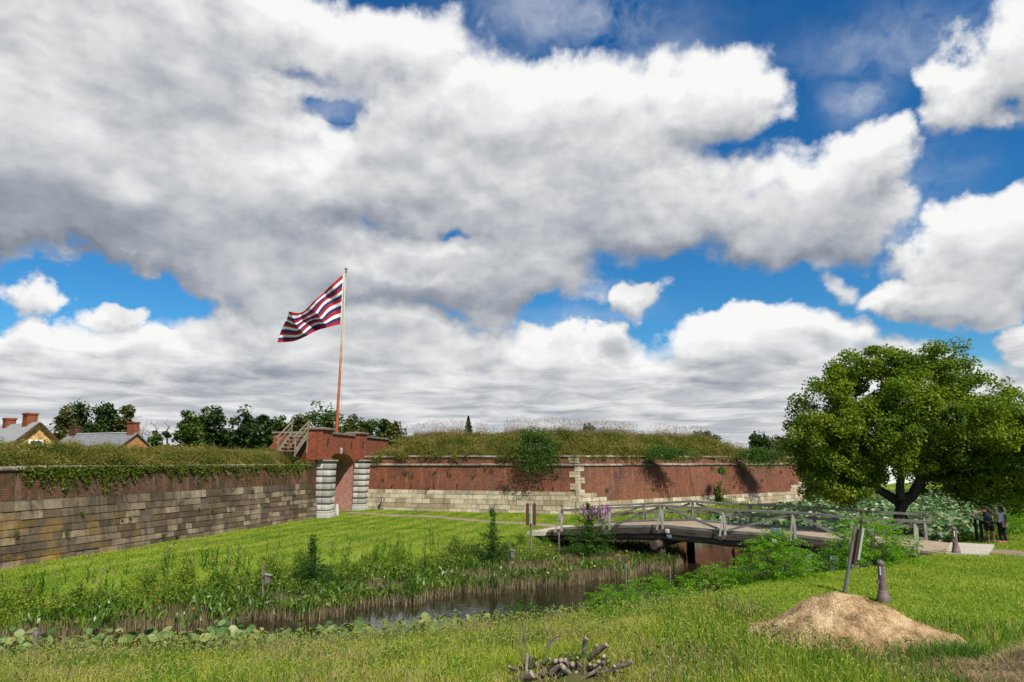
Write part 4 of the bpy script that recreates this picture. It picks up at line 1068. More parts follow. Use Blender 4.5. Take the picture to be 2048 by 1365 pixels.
# ------------------------------------------------------------------ far buildings and car behind the big tree
H3, A, d, c, rf = house('white_house', 'long white house with orange roof glimpsed through the big tree left side', (1692, 930), (-1, .05), 14, 135, 3.4, .5, (M['white_wall'], M['red_roof']), zg=-.3)
H4, A, d, c, rf = house('white_house', 'white house with orange roof glimpsed behind the big trunk', (1860, 900), (-1, .05), 12, 120, 4.0, .55, (M['white_wall'], M['red_roof']), zg=-.3)
H5, A, d, c, rf = house('white_house', 'white house glimpsed through the right side of the big crown', (2050, 908), (-1, .05), 14, 130, 4.0, .5, (M['white_wall'], M['slate']), zg=-.3)
cp = G(1612, 962, -.3); cp = P(1612, 950, 88); cp.z = -.3
CR = empty('parked_car', cp, 'silver parked car glimpsed at the left edge of the big tree', 'car')
m = MB()
pts = [(-2.1, .35), (-2.1, .8), (-1.9, .95), (-1.1, 1.0), (-.6, 1.42), (.9, 1.45), (1.6, 1.0), (2.1, .9), (2.15, .35)]
L_ = [cp + Vector((x, -.85, z)) for x, z in pts]; R_ = [cp + Vector((x, .85, z)) for x, z in pts]
m.quad(L_[::-1]); m.quad(R_)
for k in range(len(pts)): k2 = (k + 1) % len(pts); m.quad([L_[k], L_[k2], R_[k2], R_[k]])
m.build('body', M['car_paint'], CR)
m = MB(); m.quad([cp + Vector((x, -.87, z)) for x, z in ((-.95, 1.03), (-.5, 1.36), (.85, 1.38), (1.35, 1.03))]); m.build('window', M['glass_dark'], CR)
for x in (-1.35, 1.35):
    m = MB(); m.tube([cp + Vector((x, -.9, .33)), cp + Vector((x, -.7, .33))], .33, 16); m.build('wheel', M['rubber'], CR, smooth=True)

# ------------------------------------------------------------------ footbridge
E0 = Vector((16.2, 28.25)); E1 = Vector((2.64, 37.62)); bd = (E1 - E0).normalized(); bp = Vector((bd.y, -bd.x))
if bp.y < 0: bp = -bp
BW = 4.25
def on_line(px, py):
    a, b, c = ray(px, py)       # E0 + bd t = (a,b) k
    det = bd.x * (-b) - (-a) * bd.y; t = ((-E0.x) * (-b) - (-a) * (-E0.y)) / det
    k = (E0.y + bd.y * t) / b
    return t, HC + c * k
posts = [(1836, 1101, 1046), (1708, 1089, 1038), (1590, 1075, 1028), (1450, 1067, 1022), (1325, 1055, 1014), (1219, 1056, 1019), (1123, 1060, 1023)]
BT_ = []
for px, yb, yr in posts:
    t, zb = on_line(px, yb); t2, zr = on_line(px, yr); BT_.append((t, zb, zr))
BR = empty('footbridge', (9.5, 33, -.2), 'long humped wooden footbridge with grey rails crossing the moat', 'bridge')
def bpt(t, w, z): q = E0 + bd * t + bp * w; return Vector((q.x, q.y, z))
def dz(t):
    T = [b[0] for b in BT_]; Zs = [b[1] for b in BT_]; return float(np.interp(t, T, Zs))
def rz(t):
    T = [b[0] for b in BT_]; Zs = [b[2] for b in BT_]; return float(np.interp(t, T, Zs))
m = MB(); ext = [(-.9, dz(0) - .06)] + [(b[0], b[1]) for b in BT_] + [(BT_[-1][0] + .9, BT_[-1][1] - .08)]
for (ta, za), (tb, zb) in zip(ext[:-1], ext[1:]):
    c = [bpt(ta, .05, za - .08), bpt(ta, BW - .05, za - .08), bpt(tb, BW - .05, zb - .08), bpt(tb, .05, zb - .08)]
    c2 = [q + Vector((0, 0, .09)) for q in c]; m.hexa(c[::-1] + c2[::-1])
m.build('deck', M['deck'], BR)
for w in (-.02, BW + .02):
    m = MB(); m2 = MB(); 
    for (ta, za, _), (tb, zb, _) in zip(BT_[:-1], BT_[1:]):
        m.bar(bpt(ta, w + (.1 if w < 1 else -.1), za + .06), bpt(tb - .02, w + (.1 if w < 1 else -.1), zb + .06), .16, .12)
    m.build('kerb_timber', M['wood_grey'], BR)
    m = MB()
    for (ta, za), (tb, zb) in zip(ext[:-1], ext[1:]):
        m.bar(bpt(ta, w, za - .18), bpt(tb - .01, w, zb - .18), .18, .20)
    m.build('edge_beam', M['wood_dark'], BR)
for w in (.12, 2.1, BW - .12):
    for k0, k1 in ((0, 2), (2, 4), (4, 6)):
        ta, tb = BT_[k0][0] - (.5 if k0 == 0 else .25), BT_[k1][0] + (.5 if k1 == 6 else .25)
        n = 8; path = [bpt(ta + (tb - ta) * q / n, w, dz(ta + (tb - ta) * q / n) - .43 - .02 * math.sin(q)) for q in range(n + 1)]
        m = MB(); m.tube(path, [.17 + .02 * math.sin(q * 2.1) for q in range(n + 1)], 10, jit=.1); m.build('log_girder', M['wood_dark'], BR, smooth=True)
for side, w in ((0, 0.0), (1, BW)):
    sg = -1 if side == 0 else 1
    for k, (t, zb, zr) in enumerate(BT_):
        m = MB(); m.bar(bpt(t, w, zb - .30), bpt(t, w, zr - .01), .10, .12); m.build('post', M['wood_pale'] if side == 0 else M['wood_grey'], BR)
        m = MB(); m.bar(bpt(t + .06, w + sg * .58, zb - .12), bpt(t + .02, w + sg * .08, zr - .06), .06, .07); m.build('outrigger_brace', M['wood_pale'], BR)
        m = MB(); m.bar(bpt(t + .02, w + sg * .72, zb - .16), bpt(t + .02, w - sg * .5, zb - .16), .17, .15); m.build('cross_timber', M['wood_dark'], BR)
    m = MB()
    for (ta, za, ra), (tb, zb, rb) in zip(BT_[:-1], BT_[1:]):
        m.bar(bpt(ta, w, ra + .05), bpt(tb - .01, w, rb + .05), .15, .10)
    m.bar(bpt(-.55, w, BT_[0][2] + .05), bpt(-.01, w, BT_[0][2] + .05), .15, .10)
    m.build('handrail', M['wood_grey'], BR)
    if side == 1:
        m = MB()
        for (ta, za, ra), (tb, zb, rb) in zip(BT_[:-1], BT_[1:]): m.bar(bpt(ta, w + .08, (za + ra) / 2 + .02), bpt(tb - .01, w + .08, (zb + rb) / 2 + .02), .05, .13)
        m.build('mid_rail', M['wood_grey'], BR)
    dirs = [1, 0, 1, 0, 1, 0]   # brace runs low-to-high or high-to-low along t
    for k in range(6):
        (ta, za, ra), (tb, zb, rb) = BT_[k], BT_[k + 1]
        if k == 5 and side == 0: continue
        lo, hi = ((tb, zb), (ta, ra)) if k % 2 == 1 else ((ta, za), (tb, rb))
        if k == 0: lo, hi = (tb - .1, zb), (ta + .25, ra)
        if k == 1: lo, hi = (ta + .15, za), (tb - .1, rb)
        if k == 2: lo, hi = (tb - .15, zb), (ta + .15, ra)
        if k == 3: lo, hi = (ta + .15, za), (tb - .2, rb)
        if k == 4: lo, hi = (tb - .3, zb), (ta + .15, ra)
        m = MB(); m.bar(bpt(lo[0], w + sg * .02, lo[1] + .14), bpt(hi[0], w + sg * .02, hi[1] - .05), .05, .11); m.build('rail_brace', M['wood_grey'], BR)
# bents: cross log and piles
for k, tt in ((2, BT_[2][0]), (4, BT_[4][0] + .15)):
    z = dz(tt) - .78
    m = MB(); m.tube([bpt(tt, -.75, z), bpt(tt, 2, z + .02), bpt(tt, BW + .7, z)], [.21, .2, .2], 12, jit=.08); m.build('cross_log', M['wood_dark'], BR, smooth=True)
    for w in (.1, BW - .1):
        m = MB(); m.tube([bpt(tt + .05, w, -2), bpt(tt, w, z - .1)], [.24, .2], 12, jit=.08); m.build('pile', M['wood_dark'], BR, smooth=True)
t, _ = on_line(1647, 1100)
for w in (0.15, BW - .2):
    m = MB(); m.tube([bpt(t, w, -2), bpt(t, w, dz(t) - .3)], .17, 10); m.build('pile', M['wood_dark'], BR, smooth=True)
# end slabs
m = MB(); a = bpt(-.92, .1, .09); z = hz1(17.6, 28.6)
c = [bpt(-2.3, .3, -.12), bpt(-2.5, BW + .1, -.12), bpt(-.92, BW, -.12), bpt(-.92, .0, -.12)]; c2 = [q + Vector((0, 0, .20)) for q in c]; m.hexa(c + c2)
tag(m.build('stone_slab', M['slab']), 'pale concrete slab at the right end of the footbridge', 'slab')
m = MB(); tE = BT_[-1][0]
c = [bpt(tE + .92, .3, -.4), bpt(tE + .92, BW, -.4), bpt(tE + 2.2, BW, -.4), bpt(tE + 2.0, -.3, -.4)]; c2 = [q + Vector((0, 0, .22)) for q in c]; m.hexa(c + c2)
tag(m.build('stone_slab', M['slab']), 'pale slab at the left end of the footbridge', 'slab')
# lamp boxes on the bridge, cable
def lampbox(px, py, px2, py2, label, big=1.0):
    t, z = on_line(px, py); q = bpt(t, -.18, z); root = empty('junction_box', q, label, 'junction box')
    m = MB(); Mx = Matrix(((bd.x, bp.x, 0, q.x), (bd.y, bp.y, 0, q.y), (0, 0, 1, q.z), (0, 0, 0, 1)))
    m.box((-.22 * big, -.07, -.17 * big), (.22 * big, .07, .17 * big), .5, Mx); m.build('cover_box', M['grey_box'], root, bevel=.01)
    t2, z2 = on_line(px2, py2); q2 = bpt(t2, -.22, z2); m = MB(); Mx = Matrix(((bd.x, bp.x, 0, q2.x), (bd.y, bp.y, 0, q2.y), (0, 0, 1, q2.z), (0, 0, 0, 1)))
    m.box((-.10, -.05, -.10), (.10, .05, .10), .5, Mx); m.build('lamp_head', M['pale_box'], root, bevel=.02)
    m = MB(); m.tube([q + Vector((0, -.02, -.15 * big)), (q + q2) / 2 + bd.to_3d() * .06, q2 + Vector((0, 0, .1))], .02, 6); m.build('conduit', M['white_trim'], root)
lampbox(1554, 1064, 1551, 1082, 'grey junction box with small pale lamp under it on the bridge edge')
lampbox(1341, 1073, 1338, 1062, 'small grey lamp and pale box on the left half of the bridge edge', .45)
a = bpt(BT_[2][0], -.3, dz(BT_[2][0]) - .6); b = bpt(t + .1, -.2, .15)
b = bpt(on_line(1655, 1112)[0], -.1, on_line(1655, 1112)[1])
m = MB(); m.tube([a.lerp(b, k / 8) + Vector((0, 0, -.35 * math.sin(k / 8 * math.pi) * (1 - .3 * k / 8))) for k in range(9)], .018, 6)
tag(m.build('cable', M['black']), 'black cable drooping under the right half of the footbridge', 'cable')

# ------------------------------------------------------------------ bollards
def bollard():
    root = empty('bollard', (0, 0, 0), '', 'bollard', 'cast iron bollards')
    m = MB(); m.lathe([(.165, -.1), (.165, .0), (.165, .12), (.155, .135), (.15, .17), (.135, .185), (.13, .27), (.115, .30)], (0, 0, 0), 8); m.build('pedestal', M['bollard'], root)
    m = MB(); m.lathe([(.108, .29), (.098, .36), (.078, .90), (.080, .93)], (0, 0, 0), 24); m.build('shaft', M['bollard'], root, smooth=True)
    m = MB(); m.lathe([(.082, .93), (.098, .935), (.098, .955), (.085, .96), (.095, .965), (.095, .98), (.085, 1.005), (.06, 1.03), (.025, 1.045), (.02, 1.06), (0, 1.065)], (0, 0, 0), 24); m.build('cap', M['bollard'], root, smooth=True)
    for an in (-.55, -2.3):
        m = MB(); r = .089
        for k in range(3):
            a0 = an - .18 + k * .12; a1 = a0 + .12
            m.quad([(math.cos(a0) * (r + .006), math.sin(a0) * (r + .006), .68), (math.cos(a1) * (r + .006), math.sin(a1) * (r + .006), .68), (math.cos(a1) * .085, math.sin(a1) * .085, .90), (math.cos(a0) * .085, math.sin(a0) * .085, .90)])
        m.build('reflector', M['reflector'], root)
    m = MB(); m.box((-.13, -.03, .46), (-.085, .03, .56)); m.build('hinge', M['bollard'], root)
    return root
def copy_tree(o, parent=None):
    c = o.copy(); COL.objects.link(c); c.parent = parent
    for ch in list(o.children): copy_tree(ch, c)
    return c
b0_ = bollard()
gb = G(1768, 1205, 0); gf = G(1913, 1110, 0); gt = G(763, 1021, -.3); gl_ = G(1124, 1012, .73)
for k, (q, lb) in enumerate(((gb, 'nearest brown bollard with white reflector standing behind the sand heap'), (gf, 'brown bollard at the right end of the footbridge slab'), (gt, 'small brown bollard before the wall right of the gateway'), (gl_, 'brown bollard behind the left end post of the footbridge'))):
    o = b0_ if k == 0 else None
    if k: 
        o = b0_.copy(); COL.objects.link(o)
        for ch in b0_.children: c_ = ch.copy(); COL.objects.link(c_); c_.parent = o
    o['label'] = lb; o.location = (q.x, q.y, hz1(q.x, q.y)); o.rotation_euler.z = (0, .2, -.3, .1)[k]
    if k == 3: o.scale = (1.05, 1.05, 1.05)

# ------------------------------------------------------------------ marker posts, nest boxes, stakes
def marker(pt, pb, Yb, label, w, zb):
    b = G(pb[0], pb[1], zb); t = P(pt[0], pt[1], b.y - .1)
    root = empty('marker_post', b, label, 'post'); d = (t - b)
    m = MB(); m.tube([b - d * .12, b, t], [.058, .056, .05], 9, jit=.08); m.build('post', M['wood_stake'], root, smooth=True)
    return root, b, t, d
r1, b, t, d = marker((1711, 1052), (1690, 1186), 0, 'leaning grey post with rusty channel and pale tube beside the bridge bush', .1, -.0)
dn = d.normalized(); sx_ = Vector((1, 0, 0))
m = MB(); m.bar(b + d * .42 + Vector((.07, -.09, 0)), b + d * .95 + Vector((.07, -.09, 0)), .11, .05); m.build('rusty_channel', M['rust'], r1)
m = MB(); m.bar(b + d * .50 + Vector((.15, -.13, 0)), b + d * .97 + Vector((.15, -.13, 0)), .075, .06); m.build('tube_lamp', M['pale_green'], r1)
m = MB(); m.tube([b + d * .95 + Vector((.12, -.05, 0)), b + d * 1.25 + Vector((.12, -.05, 0))], .018, 6); m.build('spike', M['rust'], r1)
r2, b, t, d = marker((1062, 1012), (1062, 1095), 0, 'upright pale post with rusty channel box and pale tube left of the bridge', .1, -.55)
m = MB(); 
for x in (-.17, .17): m.bar(b + Vector((x, -.08, 1.05)), b + Vector((x, -.08, 2.1)), .05, .16)
m.bar(b + Vector((0, 0.0, 1.05)), b + Vector((0, 0.0, 2.1)), .34, .05); m.build('rusty_channel', M['rust'], r2)
m = MB(); m.tube([b + Vector((.0, -.16, 1.15)), b + Vector((0, -.16, 2.0))], .05, 10); m.build('tube_lamp', M['pale_green'], r2, smooth=True)
for k, x in enumerate((-.17, -.08, .02, .1, .17)):
    m = MB(); m.bar(b + Vector((x, -.05, 2.1)), b + Vector((x + .02, -.05, 2.25 + .06 * (k % 3))), .012, .012); m.build('spike', M['rust'], r2)
def nestbox(px, yt, yb, zb, side, label, sc_=.72):
    b = G(px, yb, zb); t = P(px, yt, b.y); H = t.z - b.z
    root = empty('nest_box', b, label, 'nest box', 'wooden nest boxes on stakes in the moat')
    m = MB(); m.bar(b - Vector((0, 0, .4)), t, .075, .05); m.build('stake', M['wood_stake'], root)
    m = MB(); q = b + Vector((side * .12, -.03, H * .62)); w = .12 * sc_; 
    m.box((q.x - w, q.y - w, q.z - .17 * sc_), (q.x + w, q.y + w, q.z + .15 * sc_)); bx = m.build('box', M['wood_stake'], root)
    m = MB(); c = [Vector((q.x + dx * w * 1.35, q.y + dy * w * 1.35, q.z + .152 * sc_ + (.05 if dx * side < 0 else 0))) for dx, dy in ((-1, -1), (1, -1), (1, 1), (-1, 1))]; m.hexa(c + [v + Vector((0, 0, .025)) for v in c]); m.build('lid', M['wood_grey'], root)
    m = MB(); m.tube([q + Vector((side * w - side * .0, 0, .06)), q + Vector((side * (w + .005), 0, .06))], .035, 12); h_ = m.build('entrance_hole', M['black'], root)
nestbox(527, 1130, 1205, -1.0, 1, 'nest box on a stake among the marsh plants on the left')
nestbox(1020, 1086, 1145, -1.0, 1, 'nest box on a stake beside the feathery tall weed near the bridge')
nestbox(1637, 1104, 1170, -1.1, -1, 'nest box on a stake below the right half of the footbridge', .7)
def stake(px, yt, yb, zb, label, w=.09, mat='wood_stake', top=None):
    b = G(px, yb, zb); t = P(top or px, yt, b.y); m = MB(); m.bar(b - Vector((0, 0, .3)), t, w, w * .8)
    tag(m.build('stake', M[mat], bevel=.006), label, 'stake', 'wooden stakes in the moat')
stake(70, 1258, 1325, -.9, 'short thick grey stake at the far left among lotus leaves', .10, top=73)
stake(1118, 1062, 1104, -.9, 'thin grey stake below the left end of the footbridge', .07)
stake(1252, 1128, 1170, -1.2, 'thin grey stake in the middle of the water plants', .06)
stake(1340, 1135, 1165, -1.2, 'dark short stake behind the near bank shrubs', .06)
q = G(1468, 1120, -1.2); m = MB(); m.tube([q + Vector((0, 0, -.3)), q + Vector((.02, 0, .1)), q + Vector((-.03, 0, .35)), q + Vector((.0, 0, .56))], [.04, .06, .09, .03], 8, jit=.2)
tag(m.build('broken_stake', M['wood_pale'], smooth=True), 'pale broken stake standing in open water under the bridge', 'stake')

# ------------------------------------------------------------------ paths
def strip(name, pts, w, mat, dz_=.035):
    V = []; F4 = []; n = 0; pts = [Vector((x, y)) for x, y in pts]; L = [0]
    for a, b in zip(pts[:-1], pts[1:]): L.append(L[-1] + (b - a).length)
    T = np.arange(0, L[-1], .3); NWs = 6
    xs = np.interp(T, L, [p.x for p in pts]); ys = np.interp(T, L, [p.y for p in pts])
    for k in range(len(T)):
        k2 = min(k + 1, len(T) - 1); k1 = max(k - 1, 0); d = Vector((xs[k2] - xs[k1], ys[k2] - ys[k1])).normalized(); nn = Vector((-d.y, d.x)); ww = w * (1 + .18 * math.sin(T[k] * 1.7) + .12 * math.sin(T[k] * 4.1))
        for j in range(NWs + 1):
            f = j / NWs - .5; x = xs[k] + nn.x * f * ww; y = ys[k] + nn.y * f * ww; e = -.05 if j in (0, NWs) else 0
            V.append((x, y, hz1(x, y) + dz_ + e))
    for k in range(len(T) - 1):
        for j in range(NWs): q = k * (NWs + 1) + j; F4.append([q, q + 1, q + NWs + 2, q + NWs + 1])
    o = mesh_np(name, V, [F4], M[mat], smooth=True); tag(o, kind='structure')
PATHL = [(tuple(G(px, py, -.3))[:2]) for px, py in ((1118, 1055), (1060, 1047), (990, 1045), (920, 1038), (860, 1034), (790, 1031), (735, 1028), (690, 1026))]
strip('path', PATHL, 1.1, 'path')
pr0 = bpt(-2.35, 2.3, 0)
PATHR = [(pr0.x, pr0.y), (20.5, 27.2), (24, 26.6), (30, 26.4), (44, 27)]
strip('path', PATHR, 1.7, 'path')
m = MB(); a = P(1250, 955, 110)
strip('path', [(60, 118), (85, 122), (130, 128)], 3.0, 'path')

# ------------------------------------------------------------------ lawns and grasses
def area_pts(n, x0, x1, y0, y1, test):
    x = rnd(n, x0, x1); y = rnd(n, y0, y1); k = test(x, y); x = x[k]; y = y[k]
    return np.stack([x, y, hz(x, y)], 1)
def in_view(x, y, mpx=40):
    px = 1024 + F * x / np.maximum(y * .985, .1); return (px > -mpx) & (px < 2048 + mpx)
SD = lambda x, y: seg_dist(x, y, MOAT)
isfort = lambda x, y: polyd(x, y, FARS) < polyd(x, y, NEAR)
def not_path(x, y): return (polyd(x, y, PATHL) > .5) & (polyd(x, y, PATHR) > .8)
# wall side tests
def left_of_wall(x, y):
    return ((x - La.x) * WL.nrm[0].x + (y - La.y) * WL.nrm[0].y > .02)
def front_right(x, y):
    a = (x - B0.x) * WR.nrm[0].x + (y - B0.y) * WR.nrm[0].y > .02; b = (x - 5.03) * WR.nrm[1].x + (y - 51.98) * WR.nrm[1].y > .02
    return a | b
s = Soup()      # fort side lawn
p = area_pts(190000, -20, 12, 19, 57, lambda x, y: (SD(x, y) > .5) & isfort(x, y) & left_of_wall(x, y) & front_right(x, y) & in_view(x, y) & not_path(x, y))
wd_ = (p[:, 0] - La.x) * WL.nrm[0].x + (p[:, 1] - La.y) * WL.nrm[0].y
s.blade(p, rnd(len(p), .03, .085), .028, .9, tone=np.clip(.5 + .42 * np.sin(wd_ * 4.2 + .8 * np.sin(p[:, 1] * .25)) + RNG.normal(0, .22, len(p)), 0, 1))
p = area_pts(60000, 8, 40, 44, 80, lambda x, y: (SD(x, y) > .2) & isfort(x, y) & front_right(x, y) & in_view(x, y))
s.blade(p, rnd(len(p), .08, .3), .05, .7)
tag(s.build('lawn_grass', M['grass_lawn']), kind='stuff')
s = Soup()      # near lawn on the right with bollards
p = area_pts(200000, 4, 30, 13.0, 40, lambda x, y: (SD(x, y) > .3) & ~isfort(x, y) & in_view(x, y) & not_path(x, y) & (y > 16.2 - (x - 5) * .12))
s.blade(p, rnd(len(p), .03, .11), .020, .9)
tag(s.build('lawn_grass', M['grass_lawn']), kind='stuff')
# foreground meadow
MND = lambda x, y: ((x - 7.05) / 2.05) ** 2 + ((y - 14.95 + (x - 7) * .32) / .95) ** 2 < 1
fore = lambda x, y: ~((np.abs(x - 1.1) < 1.15 - .25 * np.sin(y * 5)) & (y < 12.5)) & (SD(x, y) > .1) & ~isfort(x, y) & in_view(x, y, 60) & (y < 16.6 - (x - 5) * .12 + 11 * np.clip((6.3 - x) / 5, 0, 1)) & ~MND(x, y) & ~((((x - 9.4) / 2.1) ** 2 + ((y - 12) / 1.35) ** 2) < 1)
s = Soup()
p = area_pts(230000, -19, 11, 10.6, 26, fore)
far = np.clip((p[:, 1] - 10) / 10, .25, 1)
hh = rnd(len(p), .10, .36) * np.clip(.42 + SD(p[:, 0], p[:, 1]) / 9, .4, 1.1) * np.where(p[:, 0] > 5.2, .65, 1.0) * (.75 + .35 * np.sin(p[:, 0] * 1.3 + 1) * np.sin(p[:, 1] * 1.1))
s.blade(p, hh, .011 + .006 * far, .65)
tag(s.build('meadow_grass', M['grass_fore']), kind='stuff')
s = Soup()
p = area_pts(30000, -19, 11, 10.6, 24, lambda x, y: fore(x, y) & ((np.sin(x * .8 + 2) * np.sin(y * .9) > .35) | (x > 3.2)))
s.blade(p, rnd(len(p), .2, .5), .014, .5)
c_ = area_pts(4000, -18, 10, 11, 24, fore)[:150]; p = np.repeat(c_, 60, 0); p = p + RNG.normal(0, .13, p.shape) * [1, 1, .3]; p[:, 2] = hz(p[:, 0], p[:, 1]) + rnd(len(p), .05, .3); s.leaf(p, rnd(len(p), .03, .075), .6, tone=np.clip(np.repeat(rnd(150), 60) * .7 + rnd(len(p), 0, .3), 0, 1))
tag(s.build('green_grass', M['grass_green']), kind='stuff')
s = Soup()
p = area_pts(60000, -19, 11, 10.6, 22, lambda x, y: fore(x, y) & (np.sin(x * 1.1 + y * .4) + np.sin(y * 1.7 - x * .5) + rnd(len(x), -1, 1) > .4))[:14000]
s.blade(p, rnd(len(p), .2, .42), .009, .6); tag(s.build('dry_grass', M['grass_straw']), kind='stuff')
# foxtail heads
m = MB()
p = area_pts(9000, -18, 6.5, 10.8, 19.5, lambda x, y: fore(x, y) & (SD(x, y) > .3))
rr = random.Random(3)
for x, y, z in p[:3300]:
    h = rr.uniform(.28, .52); a = rr.uniform(0, 6.28); L = rr.uniform(.06, .11); q = Vector((x, y, z)); dx = Vector((math.cos(a), math.sin(a), 0))
    q1 = q + Vector((0, 0, h)) + dx * .04
    pts = [q1, q1 + dx * L * .25 + Vector((0, 0, L * .38)), q1 + dx * L * .65 + Vector((0, 0, L * .42)), q1 + dx * L * .98 + Vector((0, 0, L * .12))]
    m.tube(pts, [.004, .011, .010, .003], 4, rr.random(), cap=False)
    m.tube([q, q1], [.0025, .0025], 3, rr.random(), cap=False)
s = Soup(); s.mb(m); tag(s.build('foxtail_grass', M['foxtail']), kind='stuff')

# tall weeds on the far bank (between lawn and marsh)
s = Soup()
bank_t = lambda x, y: (SD(x, y) > -1.2) & (SD(x, y) < 1.0 + .35 * np.sin(x * 1.9) + .25 * np.sin(x * 4.7 + y)) & isfort(x, y) & in_view(x, y) & (x < 2.5)
p = area_pts(120000, -17, 3, 18, 38, bank_t); s.blade(p, rnd(len(p), .15, .5), .016, .6)
p = area_pts(150000, -17, 3, 18, 38, bank_t); p[:, 2] += rnd(len(p), .05, .42) * (.5 + .5 * np.sin(p[:, 0] * 1.7) * np.sin(p[:, 1] * 1.3 + 1)); s.leaf(p, rnd(len(p), .03, .075), .6, flat=.3)
c_ = area_pts(3000, -17, 3, 18, 38, bank_t)[:190]; p = np.repeat(c_, 260, 0); p = p + RNG.normal(0, .20, p.shape) * np.repeat(rnd(190, .5, 1.4), 260)[:, None] + [0, 0, .32]; s.leaf(p, rnd(len(p), .03, .09), .5, tone=np.clip(np.repeat(rnd(190), 260) * .75 + rnd(len(p), 0, .25), 0, 1), flat=.3)
tag(s.build('bank_weeds', M['leaf_bank']), kind='stuff')
s = Soup(); s2 = Soup()
p = area_pts(1500, -16, 1, 19, 34, lambda x, y: (SD(x, y) > -.2) & (SD(x, y) < 1.7) & isfort(x, y) & in_view(x, y))[:170]
s.blade(np.repeat(p, 9, 0) + rnd((len(p) * 9, 3), -.06, .06) * [1, 1, 0] + np.stack([np.zeros(len(p) * 9)] * 2 + [np.tile(np.linspace(0, .6, 9), len(p))], 1), rnd(len(p) * 9, .2, .38), .03, 1.0)
s.blade(p, .95, .012, .1)
tag(s.build('reed_plants', M['leaf_fern']), kind='stuff')
q = p[::2] + np.array([0, 0, .85]); s2.blade(np.repeat(q, 5, 0), rnd(len(q) * 5, .12, .22), .03, .7)
tag(s2.build('reed_plumes', M['reed_head']), kind='stuff')

# marsh: brown dead stalks and green spear leaves
OPEN = [(-13, 19.0), (-9.5, 20.6), (-8.2, 21.4), (-6, 22.0), (-4.0, 24.2), (-1.2, 26.2), (1.6, 27.3), (4.5, 29.6), (6.6, 31.2), (8.8, 35.2), (9.2, 39)]
def above_open(x, y): return y > np.interp(x, [a for a, b in OPEN], [b for a, b in OPEN]) + .38 * np.sin(x * 2.3) + .22 * np.sin(x * 6.1) + .12 * np.sin(x * 13)
mar = lambda x, y: (SD(x, y) < .3) & above_open(x, y) & (x < 9.0 + .2 * np.sin(y * 3)) & (y < 42) & in_view(x, y) & (x > -14)
n_ = lambda x, y, k, o: np.sin(x * k + o) * np.sin(y * k * 1.2 + o * 2)
s = Soup(); p = area_pts(95000, -14, 9.2, 18.5, 42, lambda x, y: mar(x, y)); p[:, 2] = -1.22
s.blade(p, rnd(len(p), .15, .5), .022, .18); tag(s.build('dead_stalks', M['dry_stalk']), kind='stuff')
s = Soup(); p = area_pts(52000, -14, 9.2, 18.5, 42, lambda x, y: mar(x, y) & above_open(x, y - .35) & (n_(x, y, 1.1, .5) + n_(x, y, 2.7, 2) * .6 + .35 * (x < 0) + rnd(len(x), -.5, .5) > .05 + .35 * (x > -2)))
dlt = seg_dist(p[:, 0], p[:, 1], MOAT); p[:, 2] = -1.2 + rnd(len(p), .22, .50) + np.where(p[:, 0] < -1.5, .08, 0)
s.leaf(p[::3], rnd(len(p[::3]), .10, .22), .4, flat=.1)
k_ = seg_dist(p[:, 0], p[:, 1], MOAT) < 9; s.blade((p - np.array([0, 0, .22]))[k_], rnd(int(k_.sum()), .14, .42), rnd(int(k_.sum()), .03, .075), .85)
tag(s.build('marsh_plants', M['leaf_marsh']), kind='stuff')
s = Soup(); p = area_pts(3000, -14, 9.2, 18.5, 40, mar)[:110]; p[:, 2] = -1.2 + rnd(len(p), .3, .6); s.leaf(np.repeat(p, 2, 0) + rnd((len(p) * 2, 3), -.04, .04), rnd(len(p) * 2, .08, .18), .45)
tag(s.build('orange_leaves', M['petal_orange']), kind='stuff')

# lotus leaves by the near bank and the field of pads beyond the bridge
def pads(Pc, rad, tilt, tone=None):
    n = len(Pc); k = 9; an = np.linspace(0, 2 * math.pi, k, endpoint=False) + .2
    nor = np.stack([RNG.normal(0, tilt, n), RNG.normal(0, tilt, n) - .12, np.ones(n)], 1); nor /= np.linalg.norm(nor, axis=1)[:, None]
    u = np.cross(nor, unit(n)); u /= np.linalg.norm(u, axis=1)[:, None]; v = np.cross(nor, u)
    r = rad[:, None] * (1 + .10 * RNG.normal(size=(n, k))); 
    ring = Pc[:, None, :] + (u[:, None, :] * np.cos(an)[None, :, None] + v[:, None, :] * np.sin(an)[None, :, None]) * r[:, :, None] + nor[:, None, :] * (rad[:, None] * .12 * (1 + np.sin(an * 2 + .5)[None, :]))[:, :, None]
    V = np.concatenate([Pc[:, None, :], ring], 1).reshape(-1, 3)
    f3 = np.array([[0, j + 1, (j + 1) % k + 1] for j in range(k)])
    Fc = (np.arange(n)[:, None, None] * (k + 1) + f3[None]).reshape(-1, 3)
    return V, Fc, np.repeat(rnd(n) if tone is None else tone, k + 1)
s = Soup()
nearpad = lambda x, y: (SD(x, y) < .8) & ~isfort(x, y) & (y < np.interp(x, [-18, -12, -8, -5, -2.5, -.5], [18.9, 19.6, 20.2, 20.4, 21.3, 21.9]) + .3 * np.sin(x * 2.2)) & (x < -.6) & in_view(x, y)
p = area_pts(5200, -17, 0, 16.5, 22.5, nearpad)[:430]; p[:, 2] = np.maximum(p[:, 2], -1.2) + rnd(len(p), .03, .42); V, f, T = pads(p, rnd(len(p), .05, .15), .65); s.add(V, None, f, T)
st_ = MB()
s.blade(p - np.array([0, 0, .5]), .5, .02, .05, tone=np.full(len(p), .2))
